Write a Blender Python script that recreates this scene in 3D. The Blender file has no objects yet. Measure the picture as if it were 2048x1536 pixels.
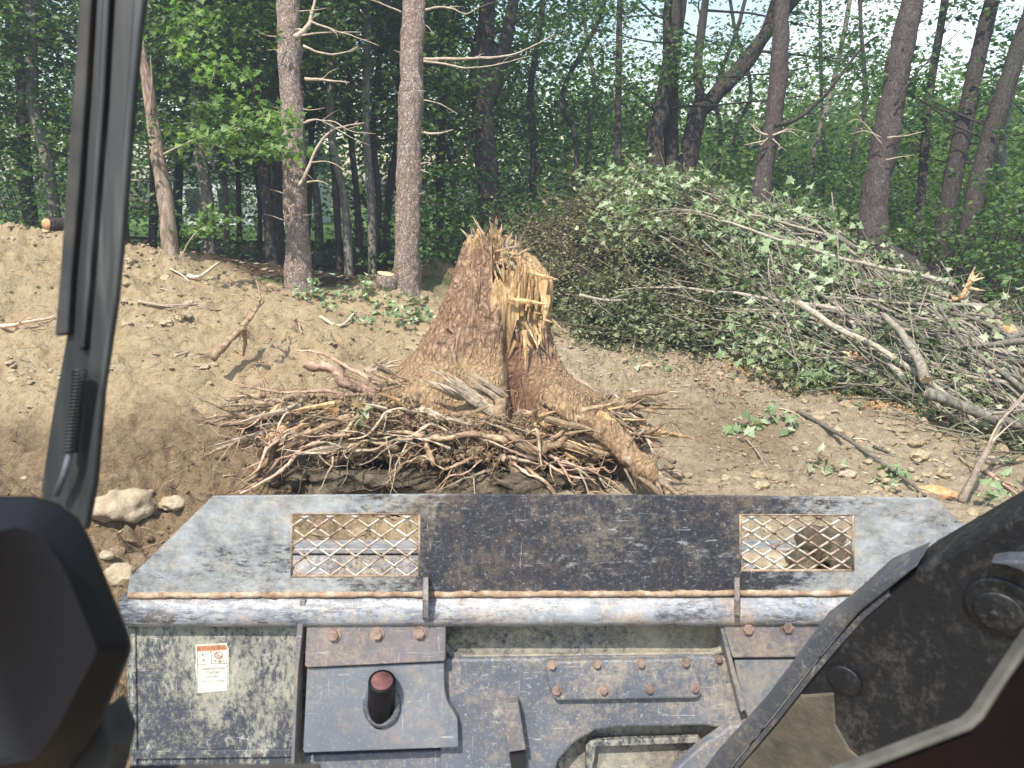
import bpy, bmesh, math, random
import numpy as np
from mathutils import Vector, Matrix
random.seed(7); RNG = np.random.default_rng(11)
SC = bpy.context.scene; COL = SC.collection

# ------------------------------------------------------------------ camera, world, sun, exposure
FPX = 1450.0; PITCH = math.radians(16.0); CAM = np.array([0.0, 0.0, 2.3])
cam = bpy.data.cameras.new('camera'); camo = bpy.data.objects.new('camera', cam); COL.objects.link(camo)
camo.location = CAM; camo.rotation_euler = (math.pi/2-PITCH, 0, 0)
cam.sensor_width = 36; cam.lens = FPX/2048*36; cam.clip_start = 0.02; cam.clip_end = 900
cam.dof.use_dof = True; cam.dof.focus_distance = 6.0; cam.dof.aperture_fstop = 9.0
SC.camera = camo
SUN_EL = math.radians(60); SUN_AZ = math.radians(-152)      # azimuth measured from +Y towards +X
sv = Vector((math.sin(SUN_AZ)*math.cos(SUN_EL), math.cos(SUN_AZ)*math.cos(SUN_EL), math.sin(SUN_EL)))
sl = bpy.data.lights.new('sun', 'SUN'); sl.energy = 4.6; sl.angle = math.radians(0.6); sl.color = (1, .95, .86)
so = bpy.data.objects.new('sun', sl); COL.objects.link(so); so.rotation_euler = sv.to_track_quat('Z', 'Y').to_euler()
W = bpy.data.worlds.new('World'); SC.world = W; W.use_nodes = True
nt = W.node_tree; nt.nodes.clear()
o_ = nt.nodes.new('ShaderNodeOutputWorld'); bg = nt.nodes.new('ShaderNodeBackground'); sky = nt.nodes.new('ShaderNodeTexSky')
sky.sky_type = 'NISHITA'; sky.sun_disc = False; sky.sun_elevation = SUN_EL; sky.sun_rotation = SUN_AZ
sky.air_density = 1.5; sky.dust_density = 1.0; sky.ozone_density = 1.5
tc = nt.nodes.new('ShaderNodeTexCoord'); nz = nt.nodes.new('ShaderNodeTexNoise'); nz.inputs['Scale'].default_value = 3.2; nz.inputs['Detail'].default_value = 6
cr = nt.nodes.new('ShaderNodeValToRGB'); cr.color_ramp.elements[0].position = .53; cr.color_ramp.elements[1].position = .74
mx = nt.nodes.new('ShaderNodeMix'); mx.data_type = 'RGBA'
nt.links.new(tc.outputs['Generated'], nz.inputs['Vector']); nt.links.new(nz.outputs['Fac'], cr.inputs['Fac'])
nt.links.new(cr.outputs['Color'], mx.inputs['Factor']); nt.links.new(sky.outputs['Color'], mx.inputs['A'])
mx.inputs['B'].default_value = (10.5, 11.0, 11.8, 1)
nt.links.new(mx.outputs['Result'], bg.inputs['Color']); bg.inputs['Strength'].default_value = 0.15
nt.links.new(bg.outputs[0], o_.inputs['Surface'])
SC.view_settings.view_transform = 'Standard'; SC.view_settings.look = 'None'; SC.view_settings.gamma = 1
SC.view_settings.exposure = 0.76
try:
    SC.cycles.max_bounces = 6; SC.cycles.diffuse_bounces = 3; SC.cycles.glossy_bounces = 2
    SC.cycles.transmission_bounces = 3; SC.cycles.transparent_max_bounces = 8
    SC.cycles.caustics_reflective = False; SC.cycles.caustics_refractive = False
except Exception: pass

# ------------------------------------------------------------------ helpers
SP, CP = math.sin(PITCH), math.cos(PITCH)
def ray(px, py):
    a = (px-1024)/FPX; b = (768-py)/FPX
    return np.array([a, CP+b*SP, -SP+b*CP])
def P(px, py, D): return CAM + D*ray(px, py)
def PP(l, D=None): return np.array([P(q[0], q[1], q[2] if len(q) > 2 else D) for q in l])
def smooth_path(p, r=None, n=4):
    p = np.asarray(p, float); m = len(p)
    if m < 3: 
        t = np.linspace(0, 1, n+1)[:, None]; q = p[0]*(1-t)+p[-1]*t
        return (q, None) if r is None else (q, np.linspace(r[0], r[-1], n+1))
    out = []; ro = []
    for i in range(m-1):
        p0 = p[max(i-1, 0)]; p1 = p[i]; p2 = p[i+1]; p3 = p[min(i+2, m-1)]
        for k in range(n):
            t = k/n
            out.append(.5*((2*p1)+(-p0+p2)*t+(2*p0-5*p1+4*p2-p3)*t*t+(-p0+3*p1-3*p2+p3)*t**3))
            if r is not None: ro.append(r[i]*(1-t)+r[i+1]*t)
    out.append(p[-1])
    if r is not None: ro.append(r[-1]); return np.array(out), np.array(ro)
    return np.array(out), None
def _hash(i, j, k, s):
    h = (i*374761393 + j*668265263 + k*2147483647 + s*1274126177) & 0xffffffff
    h = ((h ^ (h >> 13))*1274126177) & 0xffffffff
    return ((h ^ (h >> 16)) & 0xffff)/65535.0
def vnoise(p, s=0):
    p = np.asarray(p, float); f = np.floor(p); q = p-f; i = f.astype(np.int64); q = q*q*(3-2*q)
    x, y, z = i[..., 0], i[..., 1], i[..., 2]; r = 0
    for dx in (0, 1):
        wx = q[..., 0] if dx else 1-q[..., 0]
        for dy in (0, 1):
            wy = q[..., 1] if dy else 1-q[..., 1]
            for dz in (0, 1):
                wz = q[..., 2] if dz else 1-q[..., 2]
                r = r+wx*wy*wz*_hash(x+dx, y+dy, z+dz, s)
    return r*2-1
def fbm(p, o=4, s=0, g=.5):
    a = 1; r = 0; p = np.asarray(p, float)
    for k in range(o): r = r+a*vnoise(p*2**k, s+k*17); a *= g
    return r
ORG = {}
def setp(o, label=None, cat=None, group=None, kind=None):
    if label: o['label'] = label
    if cat: o['category'] = cat
    if group: o['group'] = group
    if kind: o['kind'] = kind
    return o
def thing(name, label, cat, loc=(0, 0, 0), group=None):
    o = bpy.data.objects.new(name, None); COL.objects.link(o); o.location = loc; o.empty_display_size = .1
    ORG[o.name] = np.array(loc, float); return setp(o, label, cat, group)
def link(name, me, parent=None, loc=None):
    o = bpy.data.objects.new(name, me); COL.objects.link(o)
    if parent is not None:
        o.parent = parent; ORG[o.name] = ORG[parent.name]
        if loc is not None: o.location = np.array(loc)-ORG[parent.name]
    else:
        ORG[o.name] = np.array(loc if loc is not None else (0, 0, 0), float)
        if loc is not None: o.location = loc
    return o
class MB:
    def __init__(s): s.v = []; s.f = []; s.c = []; s.n = 0
    def add(s, V, F, c=None):
        V = np.asarray(V, float)
        if isinstance(F, np.ndarray) and F.ndim == 2: F = [F]
        elif len(F) and not isinstance(F[0], np.ndarray):
            d = {}
            for f in F: d.setdefault(len(f), []).append(f)
            F = [np.array(x) for x in d.values()]
        for f in F: s.f.append(np.asarray(f, np.int64)+s.n)
        if c is None: c = (1, 1, 1)
        c = np.asarray(c, float)
        if c.ndim == 1: c = np.tile(c, (len(V), 1))
        s.v.append(V); s.c.append(c); s.n += len(V); return s
    def build(s, name, mat, parent=None, loc=None, smooth=True):
        V = np.concatenate(s.v); C = np.concatenate(s.c)
        og = ORG[parent.name] if parent is not None else (np.array(loc, float) if loc is not None else np.zeros(3))
        V = V-og
        me = bpy.data.meshes.new(name); me.vertices.add(len(V)); me.vertices.foreach_set('co', V.astype(np.float32).ravel())
        lv = np.concatenate([f.ravel() for f in s.f]); ln = np.concatenate([np.full(len(f), f.shape[1]) for f in s.f])
        me.loops.add(len(lv)); me.loops.foreach_set('vertex_index', lv.astype(np.int32))
        st = np.concatenate([[0], np.cumsum(ln)[:-1]])
        me.polygons.add(len(ln)); me.polygons.foreach_set('loop_start', st.astype(np.int32))
        me.polygons.foreach_set('loop_total', ln.astype(np.int32))
        me.polygons.foreach_set('use_smooth', np.full(len(ln), smooth))
        a = me.color_attributes.new('Col', 'FLOAT_COLOR', 'POINT')
        a.data.foreach_set('color', np.c_[C, np.ones(len(C))].astype(np.float32).ravel())
        me.update(calc_edges=True); me.materials.append(mat)
        o = bpy.data.objects.new(name, me); COL.objects.link(o)
        if parent is not None: o.parent = parent
        else: o.location = og
        ORG[o.name] = og; return o
def tube(path, rad, sides=8, cap=True, flat=1.0, jit=0, twist=0, seed=0):
    p = np.asarray(path, float); n = len(p); rad = np.broadcast_to(np.asarray(rad, float), (n,))
    t = np.gradient(p, axis=0); t /= np.linalg.norm(t, axis=1)[:, None]+1e-9
    up = np.array([0, 0, 1.]) if abs(t[0, 2]) < .9 else np.array([0, 1., 0])
    a = np.linspace(0, 2*np.pi, sides, endpoint=False); V = []
    u = np.cross(t[0], up)
    for i in range(n):
        u = u-t[i]*u.dot(t[i]); u /= np.linalg.norm(u)+1e-9; w = np.cross(t[i], u)
        aa = a+twist*i
        V.append(p[i]+rad[i]*(np.cos(aa)[:, None]*u+flat*np.sin(aa)[:, None]*w))
    V = np.concatenate(V)
    if jit: V = V+np.repeat(rad, sides)[:, None]*jit*RNG.uniform(-1, 1, V.shape)
    i = np.arange(n-1)[:, None]*sides; j = np.arange(sides)[None]; k = (j+1) % sides
    F = [np.stack([i+j, i+k, i+sides+k, i+sides+j], -1).reshape(-1, 4)]
    if cap: F.append(np.arange(sides)[None, ::-1]); F.append(((n-1)*sides+np.arange(sides))[None])
    return V, F
def box(c, s, R=None):
    V = np.array([[x, y, z] for x in (-.5, .5) for y in (-.5, .5) for z in (-.5, .5)])*np.array(s)
    if R is not None: V = V@np.array(R).T
    F = np.array([[0, 1, 3, 2], [4, 6, 7, 5], [0, 4, 5, 1], [2, 3, 7, 6], [0, 2, 6, 4], [1, 5, 7, 3]])
    return V+np.array(c), F
def ico(n):
    bm = bmesh.new(); bmesh.ops.create_icosphere(bm, subdivisions=n, radius=1)
    V = np.array([v.co[:] for v in bm.verts]); F = np.array([[v.index for v in f.verts] for f in bm.faces]); bm.free(); return V, F
ICO = {n: ico(n) for n in (1, 2, 3, 4, 5)}
def rock(c, s, n=3, amp=.25, fr=1.4, seed=0, rot=0):
    V, F = ICO[n]; d = 1+amp*fbm(V*fr+seed*7.3, 4, seed)
    V = V*d[:, None]*np.array(s); cr_, sr = math.cos(rot), math.sin(rot)
    V = V@np.array([[cr_, sr, 0], [-sr, cr_, 0], [0, 0, 1]]); return V+np.array(c), F

# ------------------------------------------------------------------ materials
def newmat(name):
    m = bpy.data.materials.new(name); m.use_nodes = True; t = m.node_tree; t.nodes.clear()
    out = t.nodes.new('ShaderNodeOutputMaterial'); return m, t, out
class N:
    """tiny node helper"""
    def __init__(s, name):
        s.m, s.t, s.out = newmat(name); s.tc = s.t.nodes.new('ShaderNodeTexCoord'); s.geo = None
    def nd(s, ty, **k):
        n = s.t.nodes.new(ty)
        for a, b in k.items(): setattr(n, a, b)
        return n
    def lk(s, a, b): s.t.links.new(a, b)
    def put(s, sock, v):
        if isinstance(v, bpy.types.NodeSocket): s.lk(v, sock)
        else:
            if isinstance(v, tuple) and len(v) == 3 and sock.type == 'RGBA': v = v+(1,)
            sock.default_value = v
    def coord(s, sc=(1, 1, 1), loc=(0, 0, 0), rot=(0, 0, 0)):
        mp = s.nd('ShaderNodeMapping'); mp.inputs['Scale'].default_value = sc; mp.inputs['Location'].default_value = loc; mp.inputs['Rotation'].default_value = rot
        s.lk(s.tc.outputs['Object'], mp.inputs['Vector']); return mp.outputs[0]
    def noise(s, sc=5, det=4, rough=.55, vec=None, dist=0):
        n = s.nd('ShaderNodeTexNoise'); n.inputs['Scale'].default_value = sc; n.inputs['Detail'].default_value = det
        n.inputs['Roughness'].default_value = rough; n.inputs['Distortion'].default_value = dist
        s.lk(vec if vec is not None else s.tc.outputs['Object'], n.inputs['Vector']); return n.outputs['Fac']
    def vor(s, sc=5, vec=None, feat='F1', rnd=1):
        n = s.nd('ShaderNodeTexVoronoi'); n.feature = feat; n.inputs['Scale'].default_value = sc; n.inputs['Randomness'].default_value = rnd
        s.lk(vec if vec is not None else s.tc.outputs['Object'], n.inputs['Vector']); return n.outputs['Distance']
    def ramp(s, fac, stops, interp='LINEAR'):
        r = s.nd('ShaderNodeValToRGB'); r.color_ramp.interpolation = interp; e = r.color_ramp.elements
        while len(e) < len(stops): e.new(.5)
        for x, (p, c) in zip(e, stops):
            x.position = p; x.color = (c if isinstance(c, tuple) else (c, c, c))+(1,)
        s.put(r.inputs[0], fac); return r.outputs[0]
    def mix(s, f, a, b, mode='MIX'):
        n = s.nd('ShaderNodeMix', data_type='RGBA', blend_type=mode); s.put(n.inputs[0], f)
        s.put(n.inputs[6], a); s.put(n.inputs[7], b); return n.outputs[2]
    def math(s, op, a, b=0.0, clamp=False):
        n = s.nd('ShaderNodeMath', operation=op); n.use_clamp = clamp; s.put(n.inputs[0], a); s.put(n.inputs[1], b); return n.outputs[0]
    def attr(s, ch=None):
        n = s.nd('ShaderNodeVertexColor'); n.layer_name = 'Col'
        if ch is None: return n.outputs[0]
        q = s.nd('ShaderNodeSeparateColor'); s.lk(n.outputs[0], q.inputs[0]); return q.outputs[ch]
    def xyz(s, ch):
        q = s.nd('ShaderNodeSeparateXYZ'); s.lk(s.tc.outputs['Object'], q.inputs[0]); return q.outputs[ch]
    def bump(s, h, st=.5, d=.02, prev=None):
        n = s.nd('ShaderNodeBump'); n.inputs['Strength'].default_value = st; n.inputs['Distance'].default_value = d
        s.put(n.inputs['Height'], h)
        if prev is not None: s.lk(prev, n.inputs['Normal'])
        return n.outputs[0]
    def pr(s, col, rough=.9, nrm=None, metal=0.0, spec=.3, coat=0):
        p = s.nd('ShaderNodeBsdfPrincipled'); s.put(p.inputs['Base Color'], col); s.put(p.inputs['Roughness'], rough)
        s.put(p.inputs['Metallic'], metal); p.inputs['Specular IOR Level'].default_value = spec
        if nrm is not None: s.lk(nrm, p.inputs['Normal'])
        s.lk(p.outputs[0], s.out.inputs[0]); s.p = p; return s.m
M = {}
# soil: Col.r = pale dry sand, Col.g = darker brown soil, Col.b = forest litter
n = N('soil'); r, g, b = n.attr(0), n.attr(1), n.attr(2)
f1 = n.noise(2.2, 6, .6); f2 = n.noise(16, 6, .7); f3 = n.noise(90, 3, .6)
base = n.mix(n.ramp(f1, [(.3, 0), (.7, 1)]), (.33, .235, .13), (.48, .36, .21))
dry = n.mix(n.ramp(f2, [(.35, 0), (.75, 1)]), base, (.55, .43, .275)); dry = n.mix(n.ramp(n.noise(5, 6, .75, n.coord((1, 1, 1), (4, 2, 0))), [(.52, 0), (.66, .45)]), dry, (.29, .20, .11))
grey = n.mix(n.ramp(f2, [(.3, 0), (.72, 1)]), (.30, .24, .16), (.52, .43, .305))
c = n.mix(r, grey, dry)
umber = n.mix(n.ramp(f2, [(.3, 0), (.7, 1)]), (.15, .10, .055), (.34, .24, .145))
c = n.mix(g, c, umber)
lit = n.mix(n.ramp(f3, [(.35, 0), (.65, 1)]), (.045, .03, .018), (.15, .095, .055))
lit = n.mix(n.ramp(n.noise(1.2, 4), [(.52, 0), (.6, 1)]), lit, (.06, .10, .03))
c = n.mix(b, c, lit)
c = n.mix(.6, c, n.ramp(f3, [(.25, .45), (.75, 1.0)]), 'MULTIPLY')
h = n.math('ADD', n.math('MULTIPLY', f2, .8), n.math('MULTIPLY', f3, .35))
h = n.math('ADD', h, n.math('MULTIPLY', n.noise(5, 5, .7), 1.2)); M['soil'] = n.pr(c, .95, n.bump(h, 1.0, .06), spec=.1)
n = N('clod'); v = n.attr(); c = n.mix(n.ramp(n.noise(40, 4), [(.3, 0), (.7, 1)]), (.5, .5, .5), (1, 1, 1)); c = n.mix(1.0, c, v, 'MULTIPLY')
M['clod'] = n.pr(c, .95, n.bump(n.noise(60, 4), .8, .01), spec=.1)
n = N('stone'); c = n.ramp(n.noise(9, 6, .65), [(.3, (.24, .18, .115)), (.5, (.36, .285, .19)), (.7, (.50, .41, .295))])
M['stone'] = n.pr(c, .85, n.bump(n.noise(28, 6, .7), .8, .02), spec=.2)
def bark(name, c1, c2, c3, vs=16, st=.9, d=.02, asp=.3):
    n = N(name); v = n.coord((1, 1, asp)); w = n.noise(6, 3, .5, v, 0); 
    vv = n.nd('ShaderNodeVectorMath', operation='ADD'); n.lk(v, vv.inputs[0]); nn = n.nd('ShaderNodeTexNoise'); nn.inputs['Scale'].default_value = 9; n.lk(v, nn.inputs['Vector'])
    sc_ = n.nd('ShaderNodeVectorMath', operation='SCALE'); n.lk(nn.outputs['Color'], sc_.inputs[0]); sc_.inputs['Scale'].default_value = .09; n.lk(sc_.outputs[0], vv.inputs[1])
    vd = n.vor(vs, vv.outputs[0], 'DISTANCE_TO_EDGE'); ed = n.math('MAXIMUM', n.ramp(vd, [(.0, 0), (.3, 1)]), n.ramp(n.noise(vs*.6, 4, .7, v), [(.45, 0), (.62, 1)]))
    f2 = n.noise(45, 5, .7); f0 = n.noise(1.7, 3)
    c = n.mix(n.ramp(f2, [(.3, 0), (.7, 1)]), c1, c2); c = n.mix(n.ramp(f0, [(.45, 0), (.7, .7)]), c, c3)
    c = n.mix(n.math('MULTIPLY', n.math('SUBTRACT', 1.0, ed), .8), c, tuple(x*.45 for x in c1))
    h = n.math('ADD', n.math('MULTIPLY', ed, .7), n.math('MULTIPLY', f2, .45))
    return n.pr(c, .95, n.bump(h, st, d), spec=.12)
M['pine_bark'] = bark('pine_bark', (.22, .15, .115), (.50, .39, .32), (.40, .345, .30), 46, 1.0, .02, .42)
M['dark_bark'] = bark('dark_bark', (.045, .036, .033), (.105, .083, .074), (.08, .08, .065), 40, .9, .015, .25)  # albedo lowered so the trunks behind the pile look backlit
M['snag_bark'] = bark('snag_bark', (.21, .155, .115), (.40, .31, .235), (.33, .22, .16), 12, .7, .02, .1)
M['backlit_bark'] = bark('backlit_bark', (.065, .05, .045), (.15, .118, .104), (.115, .10, .09), 46, .9, .015, .4)  # darkened pine bark, its backlit shade put into the albedo
M['grey_bark'] = bark('grey_bark', (.13, .115, .095), (.26, .23, .19), (.20, .21, .155), 18, .6, .01, .2)
# stump body: Col.r bark, Col.g torn wood, Col.b dirt
n = N('stump'); r, g, b = n.attr(0), n.attr(1), n.attr(2)
v = n.coord((1, 1, .2)); nn = n.nd('ShaderNodeTexNoise'); nn.inputs['Scale'].default_value = 7; n.lk(v, nn.inputs['Vector'])
sc_ = n.nd('ShaderNodeVectorMath', operation='SCALE'); n.lk(nn.outputs['Color'], sc_.inputs[0]); sc_.inputs['Scale'].default_value = .2
vv = n.nd('ShaderNodeVectorMath', operation='ADD'); n.lk(v, vv.inputs[0]); n.lk(sc_.outputs[0], vv.inputs[1])
ed = n.math('MAXIMUM', n.ramp(n.vor(24, vv.outputs[0], 'DISTANCE_TO_EDGE'), [(.0, 0), (.28, 1)]), n.ramp(n.noise(22, 4, .7, v), [(.46, 0), (.62, 1)])); f2 = n.noise(38, 6, .7)
bk = n.mix(n.ramp(f2, [(.3, 0), (.7, 1)]), (.19, .11, .068), (.41, .265, .17))
bk = n.mix(n.ramp(n.noise(3, 4), [(.5, 0), (.66, .55)]), bk, (.42, .30, .20)); bk = n.mix(n.math('MULTIPLY', n.math('SUBTRACT', 1.0, ed), .6), bk, (.09, .05, .033))
fb = n.noise(14, 5, .7, n.coord((3.2, 3.2, .28))); wd = n.ramp(fb, [(.25, (.12, .055, .025)), (.42, (.42, .25, .11)), (.58, (.66, .48, .27)), (.8, (.80, .67, .47))])
dt = n.mix(n.ramp(f2, [(.3, 0), (.7, 1)]), (.22, .14, .075), (.44, .31, .18))
dk = n.mix(n.ramp(f2, [(.3, 0), (.7, 1)]), (.11, .055, .035), (.24, .14, .09))
c = n.mix(r, dk, bk); c = n.mix(g, c, wd); c = n.mix(n.math('MULTIPLY', b, n.ramp(n.noise(9, 5, .7), [(.25, .35), (.5, 1)])), c, dt)
h = n.math('ADD', n.math('MULTIPLY', ed, .6), n.math('MULTIPLY', f2, .5)); h2 = n.math('MULTIPLY', fb, 1.6)
hh = n.mix(g, h, h2)
M['stump'] = n.pr(c, .93, n.bump(hh, 1.0, .025), spec=.12)
def wood(name, stops, sc=(6, 6, 6)):
    n = N(name); f = n.noise(4, 6, .7, n.coord(sc)); f3 = n.noise(50, 3)
    c = n.mix(1.0, n.ramp(f, stops), n.attr(), 'MULTIPLY'); return n.pr(c, .85, n.bump(n.math('ADD', f, n.math('MULTIPLY', f3, .4)), .8, .012), spec=.15)
M['splinter'] = wood('torn_wood', [(.3, (.17, .085, .04)), (.48, (.43, .27, .13)), (.72, (.66, .50, .30))], (9, 9, 2))
M['root'] = wood('root_wood', [(.3, (.12, .078, .05)), (.5, (.29, .20, .125)), (.72, (.48, .36, .24))])
M['oldwood'] = wood('weathered_wood', [(.3, (.17, .13, .09)), (.5, (.37, .29, .205)), (.72, (.52, .43, .32))])
M['pinkwood'] = wood('debarked_root', [(.3, (.28, .16, .11)), (.5, (.48, .31, .22)), (.72, (.62, .46, .34))])
M['stick'] = wood('cut_stick', [(.3, (.12, .10, .075)), (.5, (.23, .20, .155)), (.75, (.38, .34, .27))])
M['cut'] = wood('fresh_cut', [(.3, (.45, .28, .14)), (.6, (.68, .50, .30)), (.8, (.75, .60, .41))])
M['orange'] = wood('orange_cut', [(.3, (.36, .16, .07)), (.5, (.55, .29, .14)), (.75, (.68, .45, .26))])
M['deadwood'] = wood('dead_branch', [(.3, (.24, .175, .125)), (.5, (.42, .33, .25)), (.72, (.55, .46, .37))])
n = N('root_mat'); f = n.noise(9, 7, .8, n.coord((1, 2.2, 2.5))); c = n.ramp(f, [(.32, (.10, .065, .04)), (.48, (.27, .19, .12)), (.62, (.42, .32, .21)), (.75, (.52, .42, .30))]); M['root_mat'] = n.pr(c, .95, n.bump(n.math('ADD', f, n.noise(60, 4, .7)), 1, .04), spec=.1)
n = N('root_soil'); f = n.noise(11, 6, .7); c = n.ramp(f, [(.3, (.06, .048, .034)), (.5, (.15, .12, .082)), (.72, (.27, .22, .155))]); M['root_soil'] = n.pr(c, .95, n.bump(n.noise(30, 6, .7), 1, .04), spec=.1)
def leaf(name, stops, tr=.35, trc=1.5):
    n = N(name); c = n.ramp(n.attr(0), stops); d = n.nd('ShaderNodeBsdfPrincipled'); n.put(d.inputs['Base Color'], c); d.inputs['Roughness'].default_value = .5
    d.inputs['Specular IOR Level'].default_value = .35
    t_ = n.nd('ShaderNodeBsdfTranslucent'); n.lk(n.mix(1.0, c, (trc, trc*1.15, trc*.55), 'MULTIPLY'), t_.inputs[0])
    s = n.nd('ShaderNodeMixShader'); s.inputs[0].default_value = tr; n.lk(d.outputs[0], s.inputs[1]); n.lk(t_.outputs[0], s.inputs[2]); n.lk(s.outputs[0], n.out.inputs[0]); return n.m
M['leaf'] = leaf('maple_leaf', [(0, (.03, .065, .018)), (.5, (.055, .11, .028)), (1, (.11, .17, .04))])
M['leaf_mid'] = leaf('lit_maple_leaf', [(0, (.07, .13, .03)), (.5, (.14, .23, .06)), (1, (.26, .36, .14))], .45)  # brighter copy of the maple leaf, sunlit look put into its colour
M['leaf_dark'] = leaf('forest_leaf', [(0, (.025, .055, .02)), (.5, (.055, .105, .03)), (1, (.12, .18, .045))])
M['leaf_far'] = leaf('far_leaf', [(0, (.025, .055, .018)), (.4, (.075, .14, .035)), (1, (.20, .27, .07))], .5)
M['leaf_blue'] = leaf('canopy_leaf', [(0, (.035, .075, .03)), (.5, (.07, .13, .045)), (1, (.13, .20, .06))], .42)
M['leaf_pile'] = leaf('wilted_leaf', [(0, (.06, .075, .035)), (.35, (.17, .19, .09)), (.7, (.32, .34, .20)), (.93, (.44, .45, .31)), (1, (.28, .19, .09))], .25, 1.2)
M['leaf_pale'] = leaf('pale_leaf', [(0, (.13, .19, .08)), (.5, (.25, .33, .165)), (1, (.44, .50, .34))], .3, 1.2)
M['leaf_dead'] = leaf('dry_leaf', [(0, (.09, .075, .04)), (.5, (.19, .175, .085)), (1, (.30, .28, .14))], .2, 1.1)
# ------------------------------------------------------------------ ground
def Wd(px, py, D): return tuple(P(px, py, D))
def Pz(px, py, z):            # pixel ray meets height z (used only to lay out control points)
    r = ray(px, py); return tuple(CAM+r*((z-2.3)/r[2]))
GC = [(-3, 1.5, 0), (3, 1.5, 0), (0, 3, 0), (0, -1, 0), (-6, 2, .2), (6, 2, 0), (0, 4.2, 0), (2.5, 4, 0),
      Wd(200, 1450, 3.15), Wd(240, 1010, 5.15), Wd(0, 900, 5.95), Wd(0, 700, 7.3), Wd(0, 550, 8.5), Wd(0, 455, 9.5), Wd(-350, 480, 9.3), Wd(-350, 700, 7.0),
      Wd(200, 490, 9.7), Wd(250, 700, 7.35), Wd(350, 522, 9.9), Wd(450, 562, 9.7), Wd(600, 575, 10), Wd(600, 700, 8), Wd(450, 850, 6.5),
      Wd(820, 592, 10), Wd(860, 645, 9.6), Wd(700, 780, 7), (0, 5.4, .12), Wd(1100, 662, 10.3), Wd(1300, 720, 9), Wd(1300, 850, 7), Wd(1600, 850, 6.8),
      Wd(1900, 900, 6.2), Wd(2048, 1000, 5.2), Wd(1500, 735, 8.4), Wd(1800, 830, 6.9), Wd(2300, 900, 6),
      (-14, 13.5, .9), (-7, 13.5, .75), (-3, 13.5, .5), (0, 13.5, .35), (4, 14, .2), (9, 13, .1), (-16, 22, .5), (-5, 22, .1), (0, 22, 0), (12, 22, -.2), (-30, 40, -.3), (0, 40, -.4), (30, 40, -.5), (-60, 90, 0), (0, 90, 0), (60, 90, 0), (-30, 0, 1), (30, 0, 0), (-40, -8, 1), (40, -8, 0), (0, -8, 0)]
GC = np.array(GC, float)
_A = np.linalg.norm(GC[:, None, :2]-GC[None, :, :2], axis=2); _n = len(GC); _Q = np.c_[np.ones(_n), GC[:, :2]]
_K = np.block([[_A, _Q], [_Q.T, np.zeros((3, 3))]]); _w = np.linalg.solve(_K+np.diag([1e-2]*_n+[0]*3), np.r_[GC[:, 2], 0, 0, 0])
MND = P(872, 610, 11.3)
def Hb(x, y):
    x = np.asarray(x, float); y = np.asarray(y, float); s = x.shape; q = np.c_[x.ravel(), y.ravel()]
    z = np.zeros(len(q))
    for i in range(_n): z += _w[i]*np.hypot(q[:, 0]-GC[i, 0], q[:, 1]-GC[i, 1])
    z += _w[_n]+q@_w[_n+1:]
    z += .55*np.exp(-((q[:, 0]-MND[0])/.75)**2-((q[:, 1]-MND[1])/.6)**2)
    return z.reshape(s)
def sst(a, b, x): t = np.clip((x-a)/(b-a), 0, 1); return t*t*(3-2*t)
def masks(x, y):
    q = np.stack([x, y, x*0], -1); w = fbm(q*.9, 3, 5)*.5
    crest = 10.3+.0*x+np.where(x < 0, 0, .25*x)
    litter = sst(0, .5, y-crest+w*.6)
    # left sandy cut bank, right grey trampled ground
    sandy = 1-sst(-.1, 1.0, x+w*.7-.05*(y-5))*.85
    sandy = np.maximum(sandy, .55*np.exp(-((x-1.0-(y-5)*.12)/.5)**2))
    umber = .9*(1-sst(5.3, 6.5, y+w*1.1))*(1-sst(-1.6, -.4, x))  # ground coloured darker brown at the near left
    rut = np.exp(-((x-(4.7-.55*(y-5.5))+.3*w)/.75)**2)*.8*(y < 10)*sst(.4, 1.2, x)*sst(-.35, .25, w)
    clodz = np.exp(-((x-(2.0+.0*y))/.6)**2-((y-6.1)/.9)**2)*.75
    umber = np.clip(np.maximum(np.maximum(umber, rut), clodz), 0, 1)
    mound = np.exp(-((x-MND[0])/.6)**2-((y-MND[1])/.5)**2); umber = np.maximum(umber, sst(.2, .6, mound))
    return sandy, umber, litter*(1-sst(.2, .6, mound))
def Hd(x, y):
    q = np.stack([x, y, x*0], -1)
    rough = .75+1.0*np.clip(fbm(q*.55, 2, 3)+.3, 0, 1)
    d = .085*fbm(q*.8, 3, 1)+.045*rough*fbm(q*3.1, 4, 2)
    u = np.stack([x*.5+y*.25, y*2.0-x*1.3, x*0], -1)                  # drag marks run across the bank
    lf = 1-sst(.6, 2.0, x); d += .055*fbm(u*1.4, 3, 9)*lf; u2 = np.stack([x*.55+y*.2, y*1.7-x*.8, x*0], -1); d += .10*lf*(sst(.62, .98, 1-np.abs(fbm(u2*.8, 3, 19)))-.4*sst(.3, .7, fbm(u2*1.1, 2, 20)))
    rg = 1-np.abs(fbm(q*6.5, 3, 4)); d += .042*rough*(rg-.6); d += .016*rough*fbm(q*16, 3, 14)
    lump = np.clip(vnoise(q*11, 8)-.25, 0, 1); d += .07*lump*rough; l2 = np.clip(vnoise(q*23, 18)-.3, 0, 1); d += .04*l2*rough
    return d
def H(x, y): return Hb(x, y)+Hd(np.asarray(x, float), np.asarray(y, float))*np.clip((14-np.asarray(y, float))/6, .25, 1)
ys = [-6, -4, -2, 0, 1, 1.6, 2.0]; s = 2.0
while s < 95: s *= (1.0045 if 3 < s < 11 else (1.012 if s < 16 else 1.05)); ys.append(s)
ys = np.array(ys); aa = np.linspace(-1.08, 1.08, 560)
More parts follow.
